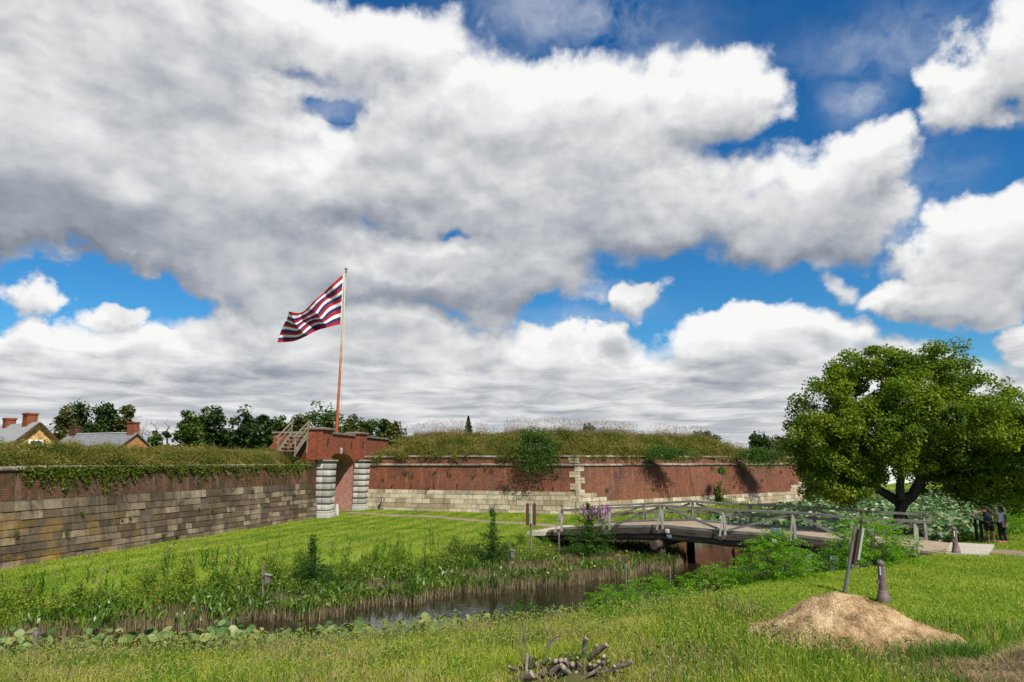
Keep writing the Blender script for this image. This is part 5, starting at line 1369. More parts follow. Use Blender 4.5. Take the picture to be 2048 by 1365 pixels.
p = area_pts(9000, -17, 2, 16.5, 24, lambda x, y: (np.abs(SD(x, y)) < .7) & ~isfort(x, y) & (np.sin(x * 2.1) + np.sin(x * 5.3) > -.4) & in_view(x, y)); s.leaf(p + np.stack([rnd(len(p), 0, 0), rnd(len(p), 0, 0), rnd(len(p), .02, .38)], 1), rnd(len(p), .04, .10), .6)
tag(s.build('lotus_leaves', M['leaf_lotus']), kind='stuff')
s = Soup()
p = area_pts(90000, 10, 66, 34, 100, lambda x, y: (SD(x, y) < -.2) & in_view(x, y) & (y > 35.5 + .0 * x) & ((x - 16) * .6 + 36 > 0) & ((y > 47 - (x - 15) * .3) | (x > 19.5)))
dens = p[:, 1] < 200; p = p[:40000]; p[:, 2] = -1.2 + rnd(len(p), .2, .8); V, f, T = pads(p, rnd(len(p), .10, .24), .85); s.add(V, None, f, T)
s.blade(p[::2] - np.array([0, 0, .6]), .6, .03, .05, tone=np.full(len(p[::2]), .05))
tag(s.build('lotus_field', M['leaf_pad']), kind='stuff')
s = Soup()   # grass and reeds edging the far moat
p = area_pts(60000, 8, 62, 42, 100, lambda x, y: (np.abs(SD(x, y)) < 1.3) & isfort(x, y) & in_view(x, y)); s.blade(p, rnd(len(p), .3, .9), .05, .4)
p = area_pts(50000, 18, 62, 34, 92, lambda x, y: (SD(x, y) > -.6) & (SD(x, y) < 2.2) & ~isfort(x, y) & in_view(x, y) & (x > 22)); s.blade(p, rnd(len(p), .2, .7), .04, .6); s.leaf(p + rnd((len(p), 3), 0, .5), rnd(len(p), .06, .14), .6)
tag(s.build('reed_grass', M['leaf_ivy']), kind='stuff')

# ------------------------------------------------------------------ shrubs (things)
def shrub(name, label, base, rad, n, ls, mat, seed, frond=True, group=None, stemn=16, cz=1.0, peak=0.0, cat='shrub'):
    rg = np.random.default_rng(seed); base = np.array(base, float); root = empty(name, Vector(base), label, cat, group)
    nf = max(12, n // 26); u = rg.normal(size=(nf, 3)); u[:, 2] = np.abs(u[:, 2]); u /= np.linalg.norm(u, axis=1)[:, None]
    r = (.35 + .65 * rg.random(nf) ** .6)
    tip = u * np.array(rad) * r[:, None]; m = MB()
    if peak:
        k_ = rg.random(nf) < .3; tip[k_, :2] *= .16; tip[k_, 2] = rg.random(int(k_.sum())) * (rad[2] + peak) * .85
    P_, T_ = [], []
    for i in range(nf):
        tp = tip[i]; dr = np.array([tp[0], tp[1], .25 * tp[2]]); dr /= np.linalg.norm(dr) + 1e-6; L = ls * rg.uniform(4, 8)
        k = 26; f = rg.random(k)
        side = np.cross(dr, [0, 0, 1]); side /= np.linalg.norm(side) + 1e-6
        c = tp + (f - .6)[:, None] * L * dr - np.array([0, 0, 1]) * (f[:, None] ** 2) * L * .35 + side * rg.normal(0, ls * .9, k)[:, None] + rg.normal(0, ls * .35, (k, 3))
        P_.append(c); T_.append(np.clip(rg.random() * .5 + rg.random(k) * .5, 0, 1))
        if i < stemn: m.tube([base + tp * .0 + np.array([rg.normal() * .05, rg.normal() * .05, -.1]), base + tp * .5 + np.array([0, 0, .08]), base + tp], [.018, .012, .005], 5)
    V, fc, T = leaves(np.concatenate(P_) + base, ls * rg.uniform(.7, 1.3, nf * 26), .5, np.concatenate(T_), flat=.5)
    m.build('stem', M['bark'], root); mesh_np('foliage', V, [fc], M[mat], T, None, root)
    return root
def gz(px, py, z): q = G(px, py, z); return (q.x, q.y, max(hz1(q.x, q.y), -1.15) - .05)
shrub('shrub', 'bright green feathery bush covering the right end of the footbridge', gz(1745, 1140, -.3), (2.0, 1.6, 2.0), 13000, .075, 'leaf_bright', 1)
shrub('shrub', 'bright green mound shaped bush in front of the open water', gz(1560, 1180, -.4), (1.55, 1.2, 1.75), 11000, .07, 'leaf_bright', 2)
shrub('shrub', 'low bright shrub between the mound shaped bush and the water', gz(1440, 1190, -.5), (1.35, 1.0, 1.0), 6000, .06, 'leaf_bright', 3)
shrub('shrub', 'wide low bright shrub in the middle of the near bank', gz(1320, 1205, -.6), (1.6, 1.0, 1.05), 7500, .06, 'leaf_bright', 4)
shrub('shrub', 'low bright shrub at the left end of the near bank row', gz(1230, 1215, -.6), (1.2, 1.0, 1.0), 5500, .06, 'leaf_bright', 5)
shrub('shrub', 'small bluish green shrub beside the open water of the near bank', gz(1040, 1240, -.7), (.95, .8, .8), 3400, .055, 'leaf_fern', 6)
shrub('shrub', 'small pale shrub between the near bank shrubs', gz(1110, 1235, -.7), (.6, .5, .35), 1500, .05, 'leaf_ivy', 16)
shrub('shrub', 'dark bush under the right end of the bridge beside the leaning post', gz(1660, 1165, -.6), (1.0, .9, 1.0), 4500, .055, 'leaf_fern', 7)
shrub('tall_weed', 'tall dark feathery weed among the marsh plants on the left', gz(622, 1178, -1.1), (1.15, .9, 1.35), 12000, .055, 'leaf_weed', 8, peak=1.1, cat='weed')
shrub('tall_weed', 'tall feathery weed with a slender top left of the rusty marker post', gz(985, 1128, -1.0), (.95, .85, 1.9), 11000, .06, 'leaf_weed', 9, peak=1.5, cat='weed')
shrub('flowering_shrub', 'loosestrife bush with purple flower spikes at the left end of the footbridge', (3.85, 34.8, -1.2), (1.35, .8, 3.0), 15000, .06, 'leaf_fern', 10, peak=.3, cat='flowering shrub')
m = bpy.data.objects['flowering_shrub']; q = Vector(m.location); s = Soup()
for k in range(34):
    a = q + Vector((random.uniform(-.35, .95), random.uniform(-.5, .5), random.uniform(1.95, 2.35))); n = 34; pp = np.array(a) + np.stack([rnd(n, -.02, .02), rnd(n, -.02, .02), rnd(n, 0, .38)], 1); s.leaf(pp, rnd(n, .05, .08), .8)
s.build('flower_spikes', M['petal_purple'], m)
shrub('shrub', 'green shrub growing at the foot of the bastion wall behind the bridge', gz(1440, 1012, -.3), (1.7, 1.2, 1.7), 5000, .10, 'leaf_fern', 12, peak=.9)
shrub('shrub', 'thin greyish shrub against the bastion wall stone base', gz(1365, 1012, -.3), (.6, .5, 1.5), 1500, .08, 'leaf_olive', 13)
shrub('shrub', 'dark green shrubs behind the far rail of the bridge', gz(1540, 1040, -.8), (3.4, 2.0, 1.3), 9000, .09, 'leaf_mid', 14)
shrub('shrub', 'bright green bush behind the two people at the right', gz(2050, 1072, -.2), (2.4, 1.6, 1.5), 8000, .08, 'leaf_bright', 15)
shrub('shrub', 'small green bush between the information panel and the far bollard', gz(1930, 1088, -.3), (1.0, 1.0, .75), 4500, .07, 'leaf_bright', 18)
shrub('shrub', 'yellowing low plants behind the far end post of the footbridge', gz(1895, 1082, -.4), (.9, .8, .6), 2600, .07, 'leaf_olive', 19)
# bush hanging over the bastion wall
def hanging(name, label, px, py, Y, wd, up_, down, n, ls, mat, seed, group=None):
    rg = np.random.default_rng(seed); o = P(px, py, Y); root = empty(name, o, label, 'bush', group); P_ = []; T_ = []; m = MB()
    for i in range(n):
        x = rg.normal(0, wd * .42) if i % 3 else rg.choice([-.55, -.2, .25, .7]) * wd + rg.normal(0, .12 * wd); kind = rg.random(); L = rg.uniform(.4, 1) ; k = 30; f = rg.random(k)
        if kind < .24: end = np.array([x * .8, rg.uniform(-.8, -.2), rg.uniform(-down * .35, up_ * .35)]); mid = np.array([x * .5, -.1, .35])
        elif kind < .5: end = np.array([x * 1.15, -.75 - .35 * rg.random(), -down * L * math.exp(-(x / wd) ** 2 * 1.2)]); mid = np.array([x * .6, -.3, .25 * up_ + .2])
        else: end = np.array([x, rg.uniform(-.5, .9), up_ * L * math.exp(-(x / wd) ** 2 * .8)]); mid = np.array([x * .6, .2, up_ * .4 * L])
        st = np.array([x * .25, .55, -.1]); c = ((1 - f) ** 2)[:, None] * st + (2 * f * (1 - f))[:, None] * mid + (f ** 2)[:, None] * end
        P_.append(c + rg.normal(0, ls * 1.1, (k, 3))); T_.append(np.clip(rg.random() * .6 + rg.random(k) * .5, 0, 1))
        if i % 6 == 0: m.tube([o + Vector(st), o + Vector(mid), o + Vector(end)], [.03, .02, .008], 5)
    V, f, T = leaves(np.concatenate(P_) + np.array(o), ls * rg.uniform(.7, 1.4, n * 30), .55, np.concatenate(T_)); m.build('stem', M['bark'], root); mesh_np('foliage', V, [f], M[mat], T, None, root)
hanging('hanging_bush', 'big leafy bush spilling over the brick wall left of the stone quoin', 1073, 907, 53.2, 2.1, 2.2, 2.2, 520, .12, 'leaf_hang', 21)
hanging('hanging_bush', 'low leafy creeper on the wall top right of the quoin', 1330, 912, 56.8, 3.0, .9, .6, 260, .12, 'leaf_hang', 22)
hanging('hanging_bush', 'leafy creeper draped over the far right of the bastion wall', 1520, 915, 64.6, 3.2, .9, 1.5, 330, .14, 'leaf_hang', 23)
hanging('hanging_bush', 'small green bush sprouting from the brick face below the cordon', 1444, 942, 60.7, .45, .3, .8, 40, .10, 'leaf_fern', 24)
ORD = 'first second third fourth fifth sixth seventh eighth ninth tenth eleventh twelfth thirteenth fourteenth fifteenth sixteenth seventeenth eighteenth nineteenth twentieth twenty-first twenty-second twenty-third'.split()
# vines below the cordon of the left wall
for i, t0 in enumerate(np.arange(13.5, WL.len[0] - .5, 1.15)):
    rg = np.random.default_rng(100 + i); n = int(rg.uniform(180, 620)); w = rg.uniform(.5, 1.1); dn = rg.uniform(.25, .75)
    if i % 4 == 2: n = n // 3; dn *= .6
    if t0 < 19: dn = rg.uniform(.5, .95); n = 650
    c = WL.at(0, t0, 3.3, .14); t_ = np.clip(rg.normal(0, w * .5, n), -1.3, 1.3); dd = rg.random(n) ** 1.4 * dn * (1 + .5 * np.sin(t_ * 9 + i))
    pos = np.array([tuple(WL.at(0, min(max(t0 + a, 0), WL.len[0]), 3.38 - b, .10 + .12 * rg.random() * (1 - b))) for a, b in zip(t_, dd)])
    V, f, T = leaves(pos, rg.uniform(.05, .13, n), .7); o = mesh_np('wall_vine', V, [f], M['leaf_ivy'], T, None, None)
    tag(o, 'leafy vine hanging under the left wall cordon, %s counted from the left' % ORD[i], 'vine', 'vines hanging under the left wall cordon')
# small weeds rooted in wall joints
def wall_weed(wl, i, t, h, size, seed, label, mat='leaf_ivy'):
    rg = np.random.default_rng(seed); n = int(60 + size * 160); c = np.array(wl.at(i, t, h, .05)); nr = np.array([wl.nrm[i].x, wl.nrm[i].y, 0])
    f = rg.random(n); off = rg.normal(0, size * .2, (n, 3)); off[:, 2] -= f * size * .45; pos = c + off + nr * (np.abs(rg.normal(0, size * .2, n)))[:, None] + np.array([0, 0, .1])
    V, fc, T = leaves(pos, rg.uniform(.04, .09, n), .5); tag(mesh_np('wall_weed', V, [fc], M[mat], T), label, 'weed', 'weeds rooted in the wall joints')
rr = random.Random(9)
for k in range(16): wall_weed(WR, 0, 1.6 + (LR[0] - 3) * (k + rr.uniform(0, .8)) / 16, rr.choice([3.25, 2.6, 2.2, 1.4, 1.3, 1.2]) + rr.uniform(-.2, .2), rr.uniform(.15, .5), 200 + k, 'small weed in the bastion wall left of the quoin, %s from the left' % ORD[k], rr.choice(['leaf_ivy', 'leaf_olive']))
for k in range(14): wall_weed(WR, 1, 1.6 + (LR[1] - 3) * (k + rr.uniform(0, .8)) / 14, rr.choice([3.9, 3.2, 2.6, 1.9, 1.4, .5]) + rr.uniform(-.2, .2), rr.uniform(.15, .5), 230 + k, 'small weed in the bastion wall right of the quoin, %s from the left' % ORD[k], rr.choice(['leaf_ivy', 'leaf_olive']))
for k in range(16): wall_weed(WL, 0, 12.5 + (WL.len[0] - 13) * (k + rr.uniform(0, .8)) / 16, rr.uniform(-.2, 2.0), rr.uniform(.08, .28), 260 + k, 'small weed between stones of the left wall, %s from the left' % ORD[k], 'leaf_ivy')

# ------------------------------------------------------------------ sand heap
def fbm(x, y, seed=0):
    v = np.zeros_like(x); a = 1
    for k in range(6):
        f = 1.7 ** k * 1.1; v += a * np.sin(x * f + seed + k * 1.3 + 1.5 * np.sin(y * f * .8 + k)) * np.sin(y * f * 1.1 + k * 2.1 + seed); a *= .6
    return v
gu, gv = np.meshgrid(np.linspace(-2.25, 2.65, 190), np.linspace(-1.25, 1.35, 110))
Hu = np.interp(gu, [-2.2, -1.9, -1.35, -.8, -.45, 0, .5, .9, 1.3, 1.8, 2.3, 2.6], [-.1, .02, .28, .62, .84, .92, .90, .72, .5, .3, .12, -.1])
prof = np.clip(1 - (np.abs(gv) / 1.15) ** 1.7, -.1, 1)
Z = Hu * prof + fbm(gu * 2.2, gv * 2.2) * .045 * np.clip(Hu * prof * 4, 0, 1) + fbm(gu * 6, gv * 6, 4) * .012 + RNG.normal(0, .010, gu.shape)
ud = Vector((3.45, -1.15)).normalized(); cx, cy = 6.75, 14.95
X = cx + gu * ud.x - gv * ud.y * 1; Y = cy + gu * ud.y + gv * ud.x
Z = Z + hz(X, Y) - .03
nx_, ny_ = 190, 110; ii = np.arange((ny_ - 1) * (nx_ - 1)); b0 = (ii // (nx_ - 1)) * nx_ + ii % (nx_ - 1)
def f_sand(h):
    o = h.n('ShaderNodeNewGeometry').outputs['Position']
    n = h.noise(o, 28, 6, .75).outputs[0]; n1 = h.noise(o, 2.2, 5, .6).outputs[0]; vo = h.n('ShaderNodeTexVoronoi', {'Vector': o, 'Scale': 34.0}).outputs[0]
    k = h.m('ADD', h.m('MULTIPLY', n, .4), h.m('MULTIPLY', n1, .6))
    c = h.ramp(k, [(.38, (.13, .08, .045)), (.46, (.34, .21, .11)), (.53, (.50, .34, .18)), (.62, (.70, .52, .31))])
    return principled(h, c, .95, h.m('ADD', n, h.m('MULTIPLY', vo, -.6)), 1.0, .04, spec=.1)
tag(mesh_np('sand_heap', np.stack([X.ravel(), Y.ravel(), Z.ravel()], 1), [np.stack([b0, b0 + 1, b0 + nx_ + 1, b0 + nx_], 1)], material('sand', f_sand), smooth=True), 'long heap of orange sandy wood chips on the near lawn', 'sand heap')
s = Soup(); k = RNG.integers(0, X.size, 1500); pz = np.stack([X.ravel()[k], Y.ravel()[k], Z.ravel()[k] + .005], 1); s.leaf(pz, rnd(len(pz), .015, .06), .5, flat=1.5)
tag(s.build('wood_chips', M['grass_straw']), kind='stuff')
s = Soup(); p = area_pts(5200, 7.2, 9.0, 12.7, 13.9, lambda x, y: (((x - 8.1) / 1.0) ** 2 + ((y - 13.25) / .5) ** 2 < rnd(len(x), .0, 1) ** .7)); p = p[:900]; s.blade(p, rnd(len(p), .12, .55), .014, 1.0)
tag(s.build('grass_tuft', M['grass_green']), 'tall green grass tuft at the right foot of the sand heap', 'grass tuft')
# dry cut-grass heap bottom right
gu, gv = np.meshgrid(np.linspace(-2.6, 2.6, 80), np.linspace(-1.8, 1.6, 60)); X = 9.0 + gu; Y = 12.1 + gv
Z = .62 * np.exp(-((gu - .5) / 1.5) ** 2 - (gv / .8) ** 2) + .04 * fbm(gu * 3, gv * 3, 2) - .08
ii = np.arange(59 * 79); b0 = (ii // 79) * 80 + ii % 79
DG = empty('straw_heap', (9.0, 12.1, 0), 'heap of dry cut grass at the bottom right corner', 'straw heap')
Z = Z + .03; mesh_np('heap', np.stack([X.ravel(), Y.ravel(), Z.ravel()], 1), [np.stack([b0, b0 + 1, b0 + 81, b0 + 80], 1)], M['path'], parent=DG, smooth=True)
s = Soup(); k = RNG.integers(0, X.size, 26000); pz = np.stack([X.ravel()[k] + rnd(len(k), -.05, .05), Y.ravel()[k] + rnd(len(k), -.05, .05), Z.ravel()[k]], 1); s.blade(pz, rnd(len(k), .06, .22), .008, 1.6)
s.build('straw', M['grass_straw'], DG)
s = Soup(); k = RNG.integers(0, X.size, 6000); pz = np.stack([X.ravel()[k], Y.ravel()[k], Z.ravel()[k]], 1); pz = pz[:1800]; s.blade(pz, rnd(len(pz), .1, .3), .01, .8); s.build('green_shoots', M['grass_green'], DG)

# ------------------------------------------------------------------ brush pile of cut branches
YB = 12.3
def branch(name, pts, r0, r1, label, dY=0.0, cut=True, fork=None, mat='cut_branch'):
    """pts: (photo x, photo y, distance offset)"""
    V = [P(x, y, YB + dd + dY) for x, y, dd in pts]
    root = empty(name, V[0], label, 'branch', 'cut branches of the brush pile')
    n = 7; path = []
    for k in range(n + 1):
        f = k / n * (len(V) - 1); i = min(int(f), len(V) - 2); q = V[i].lerp(V[i + 1], f - i); path.append(q + Vector((random.uniform(-1, 1), random.uniform(-1, 1), random.uniform(-1, 1))) * r0 * .22)
    m = MB(); m.tube(path, [r0 + (r1 - r0) * k / n for k in range(n + 1)], 10, jit=.16)
    if fork:
        for fx, fy, fd, fr in fork: 
            i = int(n * fr); m.tube([path[i], P(fx, fy, YB + fd + dY)], [r1 * .7, r1 * .35], 6, jit=.1)
    m.build('bark', M[mat], root, smooth=True)
    if cut:
        d = (path[-1] - path[-2]).normalized(); m = MB(); m.tube([path[-1] - d * .005, path[-1] + d * .006], r1 * .97, 10); m.build('cut_end', M['cut_end'], root)
branch('branch', [(1062, 1345, 0), (1052, 1290, 0), (1045, 1240, 0)], .022, .014, 'tall thin upright stick at the left of the brush pile', fork=None, cut=False)
branch('branch', [(1052, 1352, -.1), (1044, 1315, -.1), (1034, 1283, -.1)], .020, .008, 'short pointed pale stick left of the tall upright one', cut=False)
branch('branch', [(1052, 1355, -.15), (1054, 1308, -.15)], .028, .026, 'pale peeled stub at the left of the brush pile', mat='cut_end')
branch('branch', [(1056, 1355, -.05), (1062, 1313, -.05)], .026, .026, 'second pale stub beside the peeled one', mat='wood_stake')
branch('branch', [(1085, 1330, .2), (1035, 1340, 0), (1018, 1334, -.1)], .035, .028, 'dark crooked branch pointing left out of the brush pile')
branch('branch', [(1022, 1365, -.3), (1045, 1356, -.5), (1066, 1350, -.6)], .06, .075, 'thick cut log end at the bottom left of the brush pile')
branch('branch', [(1094, 1298, .5), (1104, 1280, .5), (1118, 1270, .5)], .035, .016, 'gnarled stub with a side twig above the brush pile', cut=False, fork=[(1126, 1280, .5, .5)])
branch('branch', [(1168, 1308, .3), (1170, 1290, .3), (1172, 1277, .25)], .042, .045, 'dark upright log with a sunlit cut top in the brush pile')
branch('branch', [(1178, 1318, .2), (1195, 1303, .1), (1214, 1290, 0)], .055, .042, 'thick branch pointing up right from the brush pile')
branch('branch', [(1190, 1308, .3), (1193, 1290, .3)], .03, .03, 'stub just behind the thick branch pointing up right')
branch('branch', [(1205, 1352, 0), (1230, 1337, -.1), (1264, 1324, -.2)], .042, .042, 'long branch pointing right at the right end of the brush pile')
branch('branch', [(1180, 1350, -.2), (1222, 1340, -.3)], .02, .012, 'thin twig lying under the long right branch', cut=False)
branch('branch', [(1135, 1368, 0), (1137, 1340, -.2), (1131, 1322, -.3)], .055, .045, 'upright reddish log in the middle of the brush pile')
branch('branch', [(1118, 1350, 0), (1113, 1322, -.25)], .05, .045, 'dark log end left of the reddish middle log')
branch('branch', [(1127, 1350, 0), (1122, 1321, -.3)], .045, .045, 'round cut log end facing out in the middle of the brush pile')
branch('branch', [(1125, 1335, .1), (1140, 1312, .1)], .04, .035, 'short stub leaning right above the round log end')
branch('branch', [(1206, 1350, -.1), (1208, 1313, -.2)], .045, .04, 'upright mottled log right of the pile centre')
branch('branch', [(1166, 1368, -.3), (1170, 1335, -.3), (1168, 1318, -.2)], .012, .008, 'thin straight twig in front of the pile centre', cut=False)
branch('branch', [(1140, 1372, -.4), (1175, 1352, -.4), (1200, 1335, -.3)], .03, .028, 'long leaning branch crossing the lower middle of the pile')
branch('branch', [(1150, 1372, -.3), (1152, 1345, -.3)], .04, .035, 'short stump at the bottom centre of the pile')
branch('branch', [(1240, 1366, -.2), (1234, 1343, -.2)], .028, .034, 'knobbly stub below the long right branch')
branch('branch', [(1100, 1368, -.3), (1085, 1345, -.2), (1100, 1335, 0)], .045, .035, 'curved log at the lower left of the pile')
branch('branch', [(1160, 1345, .3), (1200, 1330, .3), (1215, 1322, .2)], .04, .03, 'branch half hidden behind the mottled log')
branch('branch', [(1312, 1372, -.2), (1303, 1350, -.2), (1312, 1341, -.2)], .028, .02, 'crooked stub in the grass right of the brush pile', cut=False)
branch('branch', [(1330, 1372, -.3), (1337, 1340, -.3), (1340, 1314, -.3)], .014, .010, 'thin upright forked twig in the grass right of the pile', cut=False, fork=[(1347, 1332, -.3, .5)])
rg = np.random.default_rng(8)
for k in range(44):
    x = rg.uniform(1060, 1240); y = rg.uniform(1330, 1374); a = rg.uniform(-.9, .9) + 1.57; L = rg.uniform(14, 32)
    branch('twig', [(x, y, rg.uniform(-.3, .3)), (x + math.cos(a) * L, y - math.sin(a) * L * .6, rg.uniform(-.3, .3))], rg.uniform(.012, .038), .012, 'short twig tangled in the lower part of the brush pile', cut=False)
LG = ['left', 'middle', 'right']
for k in range(18):
    x = 1068 + 160 * (k + .5) / 18 + rg.uniform(-8, 8); y = rg.uniform(1332, 1368); a = rg.uniform(.3, 2.8); L = rg.uniform(18, 40); rr_ = rg.uniform(.028, .052); dd = rg.uniform(-.35, .15)
    branch('branch', [(x, y, dd), (x + math.cos(a) * L * .5, y - math.sin(a) * L * .35, dd - .05), (x + math.cos(a) * L, y - math.sin(a) * L * .7, dd - .1)], rr_, rr_ * .85, 'short cut log heaped in the %s third of the brush pile' % LG[min(2, k // 6)])
s = Soup(); n = 6500; ca = rnd(n, 1060, 1225); cb = rnd(n, 1318, 1368); pp = np.array([tuple(P(a, b, YB + c)) for a, b, c in zip(ca, cb - 10 * np.sin((ca - 1060) / 165 * 3.1), rnd(n, -.2, .7))])
k = (np.sin(ca * .09) + np.sin(cb * .2 + ca * .05) > -.5); s.leaf(pp[k], rnd(int(k.sum()), .02, .045), .8)
tag(s.build('creeper', M['leaf_ivy']), 'small leaved creeper growing through the brush pile', 'creeper')
gu, gv = np.meshgrid(np.linspace(-1.2, 1.3, 40), np.linspace(-.9, .9, 30)); X = 1.05 + gu; Y = 12.1 + gv; Z = .22 * np.exp(-(gu / .75) ** 2 - (gv / .42) ** 2) + .03 * fbm(gu * 4, gv * 4) - .06
ii = np.arange(29 * 39); b0 = (ii // 39) * 40 + ii % 39
tag(mesh_np('root_mound', np.stack([X.ravel(), Y.ravel(), Z.ravel()], 1), [np.stack([b0, b0 + 1, b0 + 41, b0 + 40], 1)], M['earth'], smooth=True), 'dark earthy mound of roots under the brush pile', 'mound')

s = Soup(); p = area_pts(9000, -.3, 2.5, 10.7, 12.8, lambda x, y: np.abs(x - 1.1) < 1.35); p[:, 2] += .22 * np.exp(-((p[:, 0] - 1.05) / .75) ** 2 - ((p[:, 1] - 12.1) / .42) ** 2)
p = p[(((p[:, 0] - 1.05) / .95) ** 2 + ((p[:, 1] - 11.95) / .75) ** 2 > RNG.uniform(.1, .9, len(p)))]
k = RNG.random(len(p)) < .55; s.blade(p[k], rnd(int(k.sum()), .05, .2), .010, 1.0); tag(s.build('dry_grass', M['grass_straw']), kind='stuff')
s = Soup(); s.blade(p[~k], rnd(int((~k).sum()), .06, .24), .012, .8); tag(s.build('green_grass', M['grass_fore']), kind='stuff')

# ------------------------------------------------------------------ information panel and people
pz = hz1(20.6, 32.2)
IP = empty('information_panel', (20.9, 32.2, pz), 'slanted information panel on two dark legs beside the man', 'information panel')
la = P(1952, 1060, 32.6); lb_ = P(1962.5, 1060, 31.9)
for q in (la, lb_):
    m = MB(); m.bar((q.x, q.y, pz - .2), (q.x, q.y, .95), .09, .09); m.build('leg', M['black'], IP)
e0 = P(1943, 1031, 32.7); e1 = P(1968, 1042, 31.6); mid = (e0 + e1) / 2
ax = Vector((.55, .75, 0)).normalized()      # direction along the width
up0 = Vector((-.60, -.1, .27))              # from low edge to high edge
c = [mid - ax * .42 - up0 * .5, mid + ax * .42 - up0 * .5, mid + ax * .42 + up0 * .5, mid - ax * .42 + up0 * .5]
nn = (c[1] - c[0]).cross(c[3] - c[0]).normalized()
if nn.z < 0: nn = -nn
m = MB(); m.hexa([q - nn * .05 for q in c] + c); m.build('frame', M['black'], IP)
m = MB(); cc = [mid + (q - mid) * .88 + nn * .004 for q in c]; m.quad(cc); m.build('panel_face', M['panel_face'], IP)

def skin(name, joints, edges, mat, parent, root_j, sub=2):
    names = list(joints); me = bpy.data.meshes.new(name); o0 = Vector(parent.location)
    me.from_pydata([tuple(Vector(joints[k][0])) for k in names], [(names.index(a), names.index(b)) for a, b in edges], [])
    o = bpy.data.objects.new(name, me); COL.objects.link(o); o.parent = parent; me.materials.append(mat)
    md = o.modifiers.new('skin', 'SKIN'); md.use_smooth_shade = True
    for i, k in enumerate(names):
        r = joints[k][1]; sv = me.skin_vertices[0].data[i]; sv.radius = (r, r) if not hasattr(r, '__len__') else r; sv.use_root = (k == root_j)
    sb = o.modifiers.new('sub', 'SUBSURF'); sb.levels = sub; sb.render_levels = sub
    return o
def person(loc, rotz, label, H, pose, clothes, skinm, hair):
    root = empty('person', loc, label, 'person'); J = {}
    S = H / 1.75
    def j(n, x, y, z, r): J[n] = ((x * S, y * S, z * S), (r[0] * S, r[1] * S) if hasattr(r, '__len__') else r * S)
    j('pelvis', 0, 0, .93, (.16, .12)); j('waist', 0, 0, 1.08, (.145, .11)); j('chest', 0, .01, 1.28, (.165, .12)); j('upper', 0, 0, 1.42, (.13, .085)); j('neck', 0, 0, 1.50, .055); j('head0', 0, .02, 1.58, .075); j('head1', 0, .025, 1.67, .082); j('head2', 0, .02, 1.73, .05)
    E = [('pelvis', 'waist'), ('waist', 'chest'), ('chest', 'upper'), ('upper', 'neck'), ('neck', 'head0'), ('head0', 'head1'), ('head1', 'head2')]
    for sname, sg in (('l', -1), ('r', 1)):
        a = pose['arm_' + sname]; lg = pose['leg_' + sname]
        j('sh' + sname, sg * .19, 0, 1.41, .062); j('el' + sname, *a[0], .045); j('wr' + sname, *a[1], .03)
        j('hand' + sname, *a[2], (.04, .02))
        E += [('upper', 'sh' + sname), ('sh' + sname, 'el' + sname), ('el' + sname, 'wr' + sname), ('wr' + sname, 'hand' + sname)]
        # fingers
        hx = Vector(a[2]); dr = (hx - Vector(a[1])).normalized(); sd = dr.cross(Vector((0, 1, .3))).normalized()
        for fi in range(4):
            p1 = hx + dr * .05 + sd * (fi - 1.5) * .02; p2 = p1 + dr * (.035 + .006 * (fi in (1, 2))) + Vector((0, 0, -.015))
            j('f%d%s' % (fi, sname), *p1, .010); j('g%d%s' % (fi, sname), *p2, .008); E += [('hand' + sname, 'f%d%s' % (fi, sname)), ('f%d%s' % (fi, sname), 'g%d%s' % (fi, sname))]
        p1 = hx + sd * .05 + dr * .01; j('th' + sname, *p1, .011); E.append(('hand' + sname, 'th' + sname))
        j('hip' + sname, sg * .095, 0, .86, .10); j('kn' + sname, *lg[0], .062); j('an' + sname, *lg[1], .04); fx, fy, fz = lg[1]; tx, ty = pose['toe']
        j('heel' + sname, fx - tx * .03, fy - ty * .03, .04, .04); j('toe' + sname, fx + tx * .17, fy + ty * .17, .03, .035)
        E += [('pelvis', 'hip' + sname), ('hip' + sname, 'kn' + sname), ('kn' + sname, 'an' + sname), ('an' + sname, 'heel' + sname), ('heel' + sname, 'toe' + sname)]
    skin('body', J, E, skinm, root, 'pelvis')
    for cname, keys, edg, grow, mat, rootk, ext in clothes:
        JJ = {}
        for k in keys:
            if isinstance(k, tuple): nm, a_, b_, f = k; pa = Vector(J[a_][0]).lerp(Vector(J[b_][0]), f); ra = J[a_][1]; rb = J[b_][1]; ra = ra[0] if hasattr(ra, '__len__') else ra; rb = rb[0] if hasattr(rb, '__len__') else rb; JJ[nm] = (tuple(pa), ra * (1 - f) + rb * f + grow)
            else:
                r = J[k][1]; JJ[k] = (J[k][0], (r[0] + grow, r[1] + grow) if hasattr(r, '__len__') else r + grow)
        for k, v in (ext or {}).items(): JJ[k] = v
        skin(cname, JJ, edg, mat, root, rootk)
    for nm, pts, m_ in hair:
        JJ = {'h%d' % i: (tuple(Vector(p[:3]) * S), p[3] * S) for i, p in enumerate(pts)}; skin(nm, JJ, [('h%d' % i, 'h%d' % (i + 1)) for i in range(len(pts) - 1)], m_, root, 'h0')
    # face: eyes, nose, mouth, ears as small shapes on the front of the head
    return root, J
torso = ['pelvis', 'waist', 'chest', 'upper']
tE_ = [('pelvis', 'waist'), ('waist', 'chest'), ('chest', 'upper')]
ml = G(1981, 1086, 0); ml.z = hz1(ml.x, ml.y) + .0
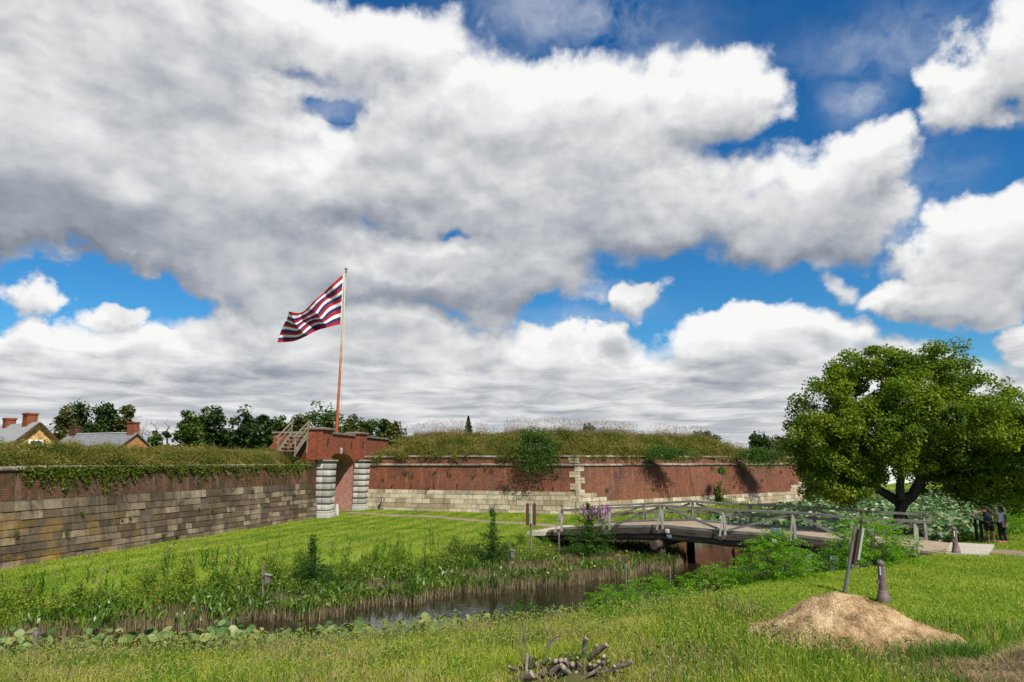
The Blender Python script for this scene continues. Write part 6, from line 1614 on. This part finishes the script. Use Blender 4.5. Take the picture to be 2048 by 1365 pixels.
# man seen from behind, left arm stretched to the panel, right hand on his hip
hl = (P(1945, 1031, ml.y - .05) - ml) / (1.74 / 1.75)
pose = {'arm_l': [(-.47, .05, 1.31), (hl.x + .12, .08, hl.z - .02), (hl.x + .02, .08, hl.z)], 'arm_r': [(.40, .02, 1.15), (.24, -.12, .98), (.17, -.16, .97)], 'leg_l': [(-.08, .0, .48), (-.06, .02, .08)], 'leg_r': [(.14, -.02, .48), (.16, -.04, .08)], 'toe': (-.1, 1)}
clothes = [('sleeveless_shirt', torso + [('sa', 'upper', 'shl', .92), ('sb', 'upper', 'shr', .92)], tE_ + [('upper', 'sa'), ('upper', 'sb')], .045, M['cloth_navy'], 'pelvis', None),
           ('shorts', ['pelvis', 'hipl', 'hipr', ('kl', 'hipl', 'knl', .95), ('kr', 'hipr', 'knr', .95)], [('pelvis', 'hipl'), ('pelvis', 'hipr'), ('hipl', 'kl'), ('hipr', 'kr')], .034, M['cloth_black'], 'pelvis', None),
           ('shoe', ['heell', 'toel', ('cl', 'anl', 'heell', .6)], [('heell', 'toel'), ('heell', 'cl')], .018, M['shoe'], 'heell', None), ('shoe', ['heelr', 'toer', ('cr', 'anr', 'heelr', .6)], [('heelr', 'toer'), ('heelr', 'cr')], .018, M['shoe'], 'heelr', None)]
person(ml, 0, 'man in dark sleeveless top and black shorts leaning one hand on the information panel', 1.74, pose, clothes, M['skin_mid'], [('hair', [(0, -.01, 1.63, .088), (0, -.01, 1.70, .10), (0, .0, 1.745, .06)], M['hair'])])
wl_ = G(2008, 1086, 0); wl_.z = hz1(wl_.x, wl_.y)
pose = {'arm_l': [(-.22, .10, 1.18), (-.30, .02, 1.40), (-.28, .0, 1.5)], 'arm_r': [(.10, -.20, 1.14), (.0, -.22, .96), (-.04, -.2, .90)], 'leg_l': [(-.10, .05, .48), (-.07, .06, .08)], 'leg_r': [(.05, -.04, .48), (.08, -.05, .08)], 'toe': (-1, -.15)}
clothes = [('t_shirt', ['waist', 'chest', 'upper', ('pl', 'pelvis', 'waist', .4), 'shl', 'shr', ('al', 'shl', 'ell', .45), ('ar', 'shr', 'elr', .45)], [('pl', 'waist'), ('waist', 'chest'), ('chest', 'upper'), ('upper', 'shl'), ('upper', 'shr'), ('shl', 'al'), ('shr', 'ar')], .024, M['cloth_white'], 'waist', None),
           ('trousers', ['pelvis', 'hipl', 'hipr', 'knl', 'knr', 'anl', 'anr'], [('pelvis', 'hipl'), ('pelvis', 'hipr'), ('hipl', 'knl'), ('hipr', 'knr'), ('knl', 'anl'), ('knr', 'anr')], .024, M['cloth_black'], 'pelvis', None),
           ('shoe', ['heell', 'toel'], [('heell', 'toel')], .02, M['pink'], 'heell', None), ('shoe', ['heelr', 'toer'], [('heelr', 'toer')], .02, M['pink'], 'heelr', None)]
person(wl_, 0, 'woman in white top, black trousers and pink shoes standing right of the man', 1.63, pose, clothes, M['skin_dark'], [('hair', [(.02, 0, 1.74, .07), (.04, 0, 1.66, .105), (.09, 0, 1.56, .09), (.12, -.02, 1.44, .06)], M['hair'])])
q = wl_ + Vector((-.02, -.22, .80)); m = MB(); m.box(tuple(q - Vector((.13, .05, .10))), tuple(q + Vector((.13, .05, .12)))); m.bar(q + Vector((.1, 0, .1)), q + Vector((.06, .12, .5)), .025, .012)
tag(m.build('shoulder_bag', M['tan'], bevel=.02), 'small tan bag hanging at the hip of the woman', 'bag')
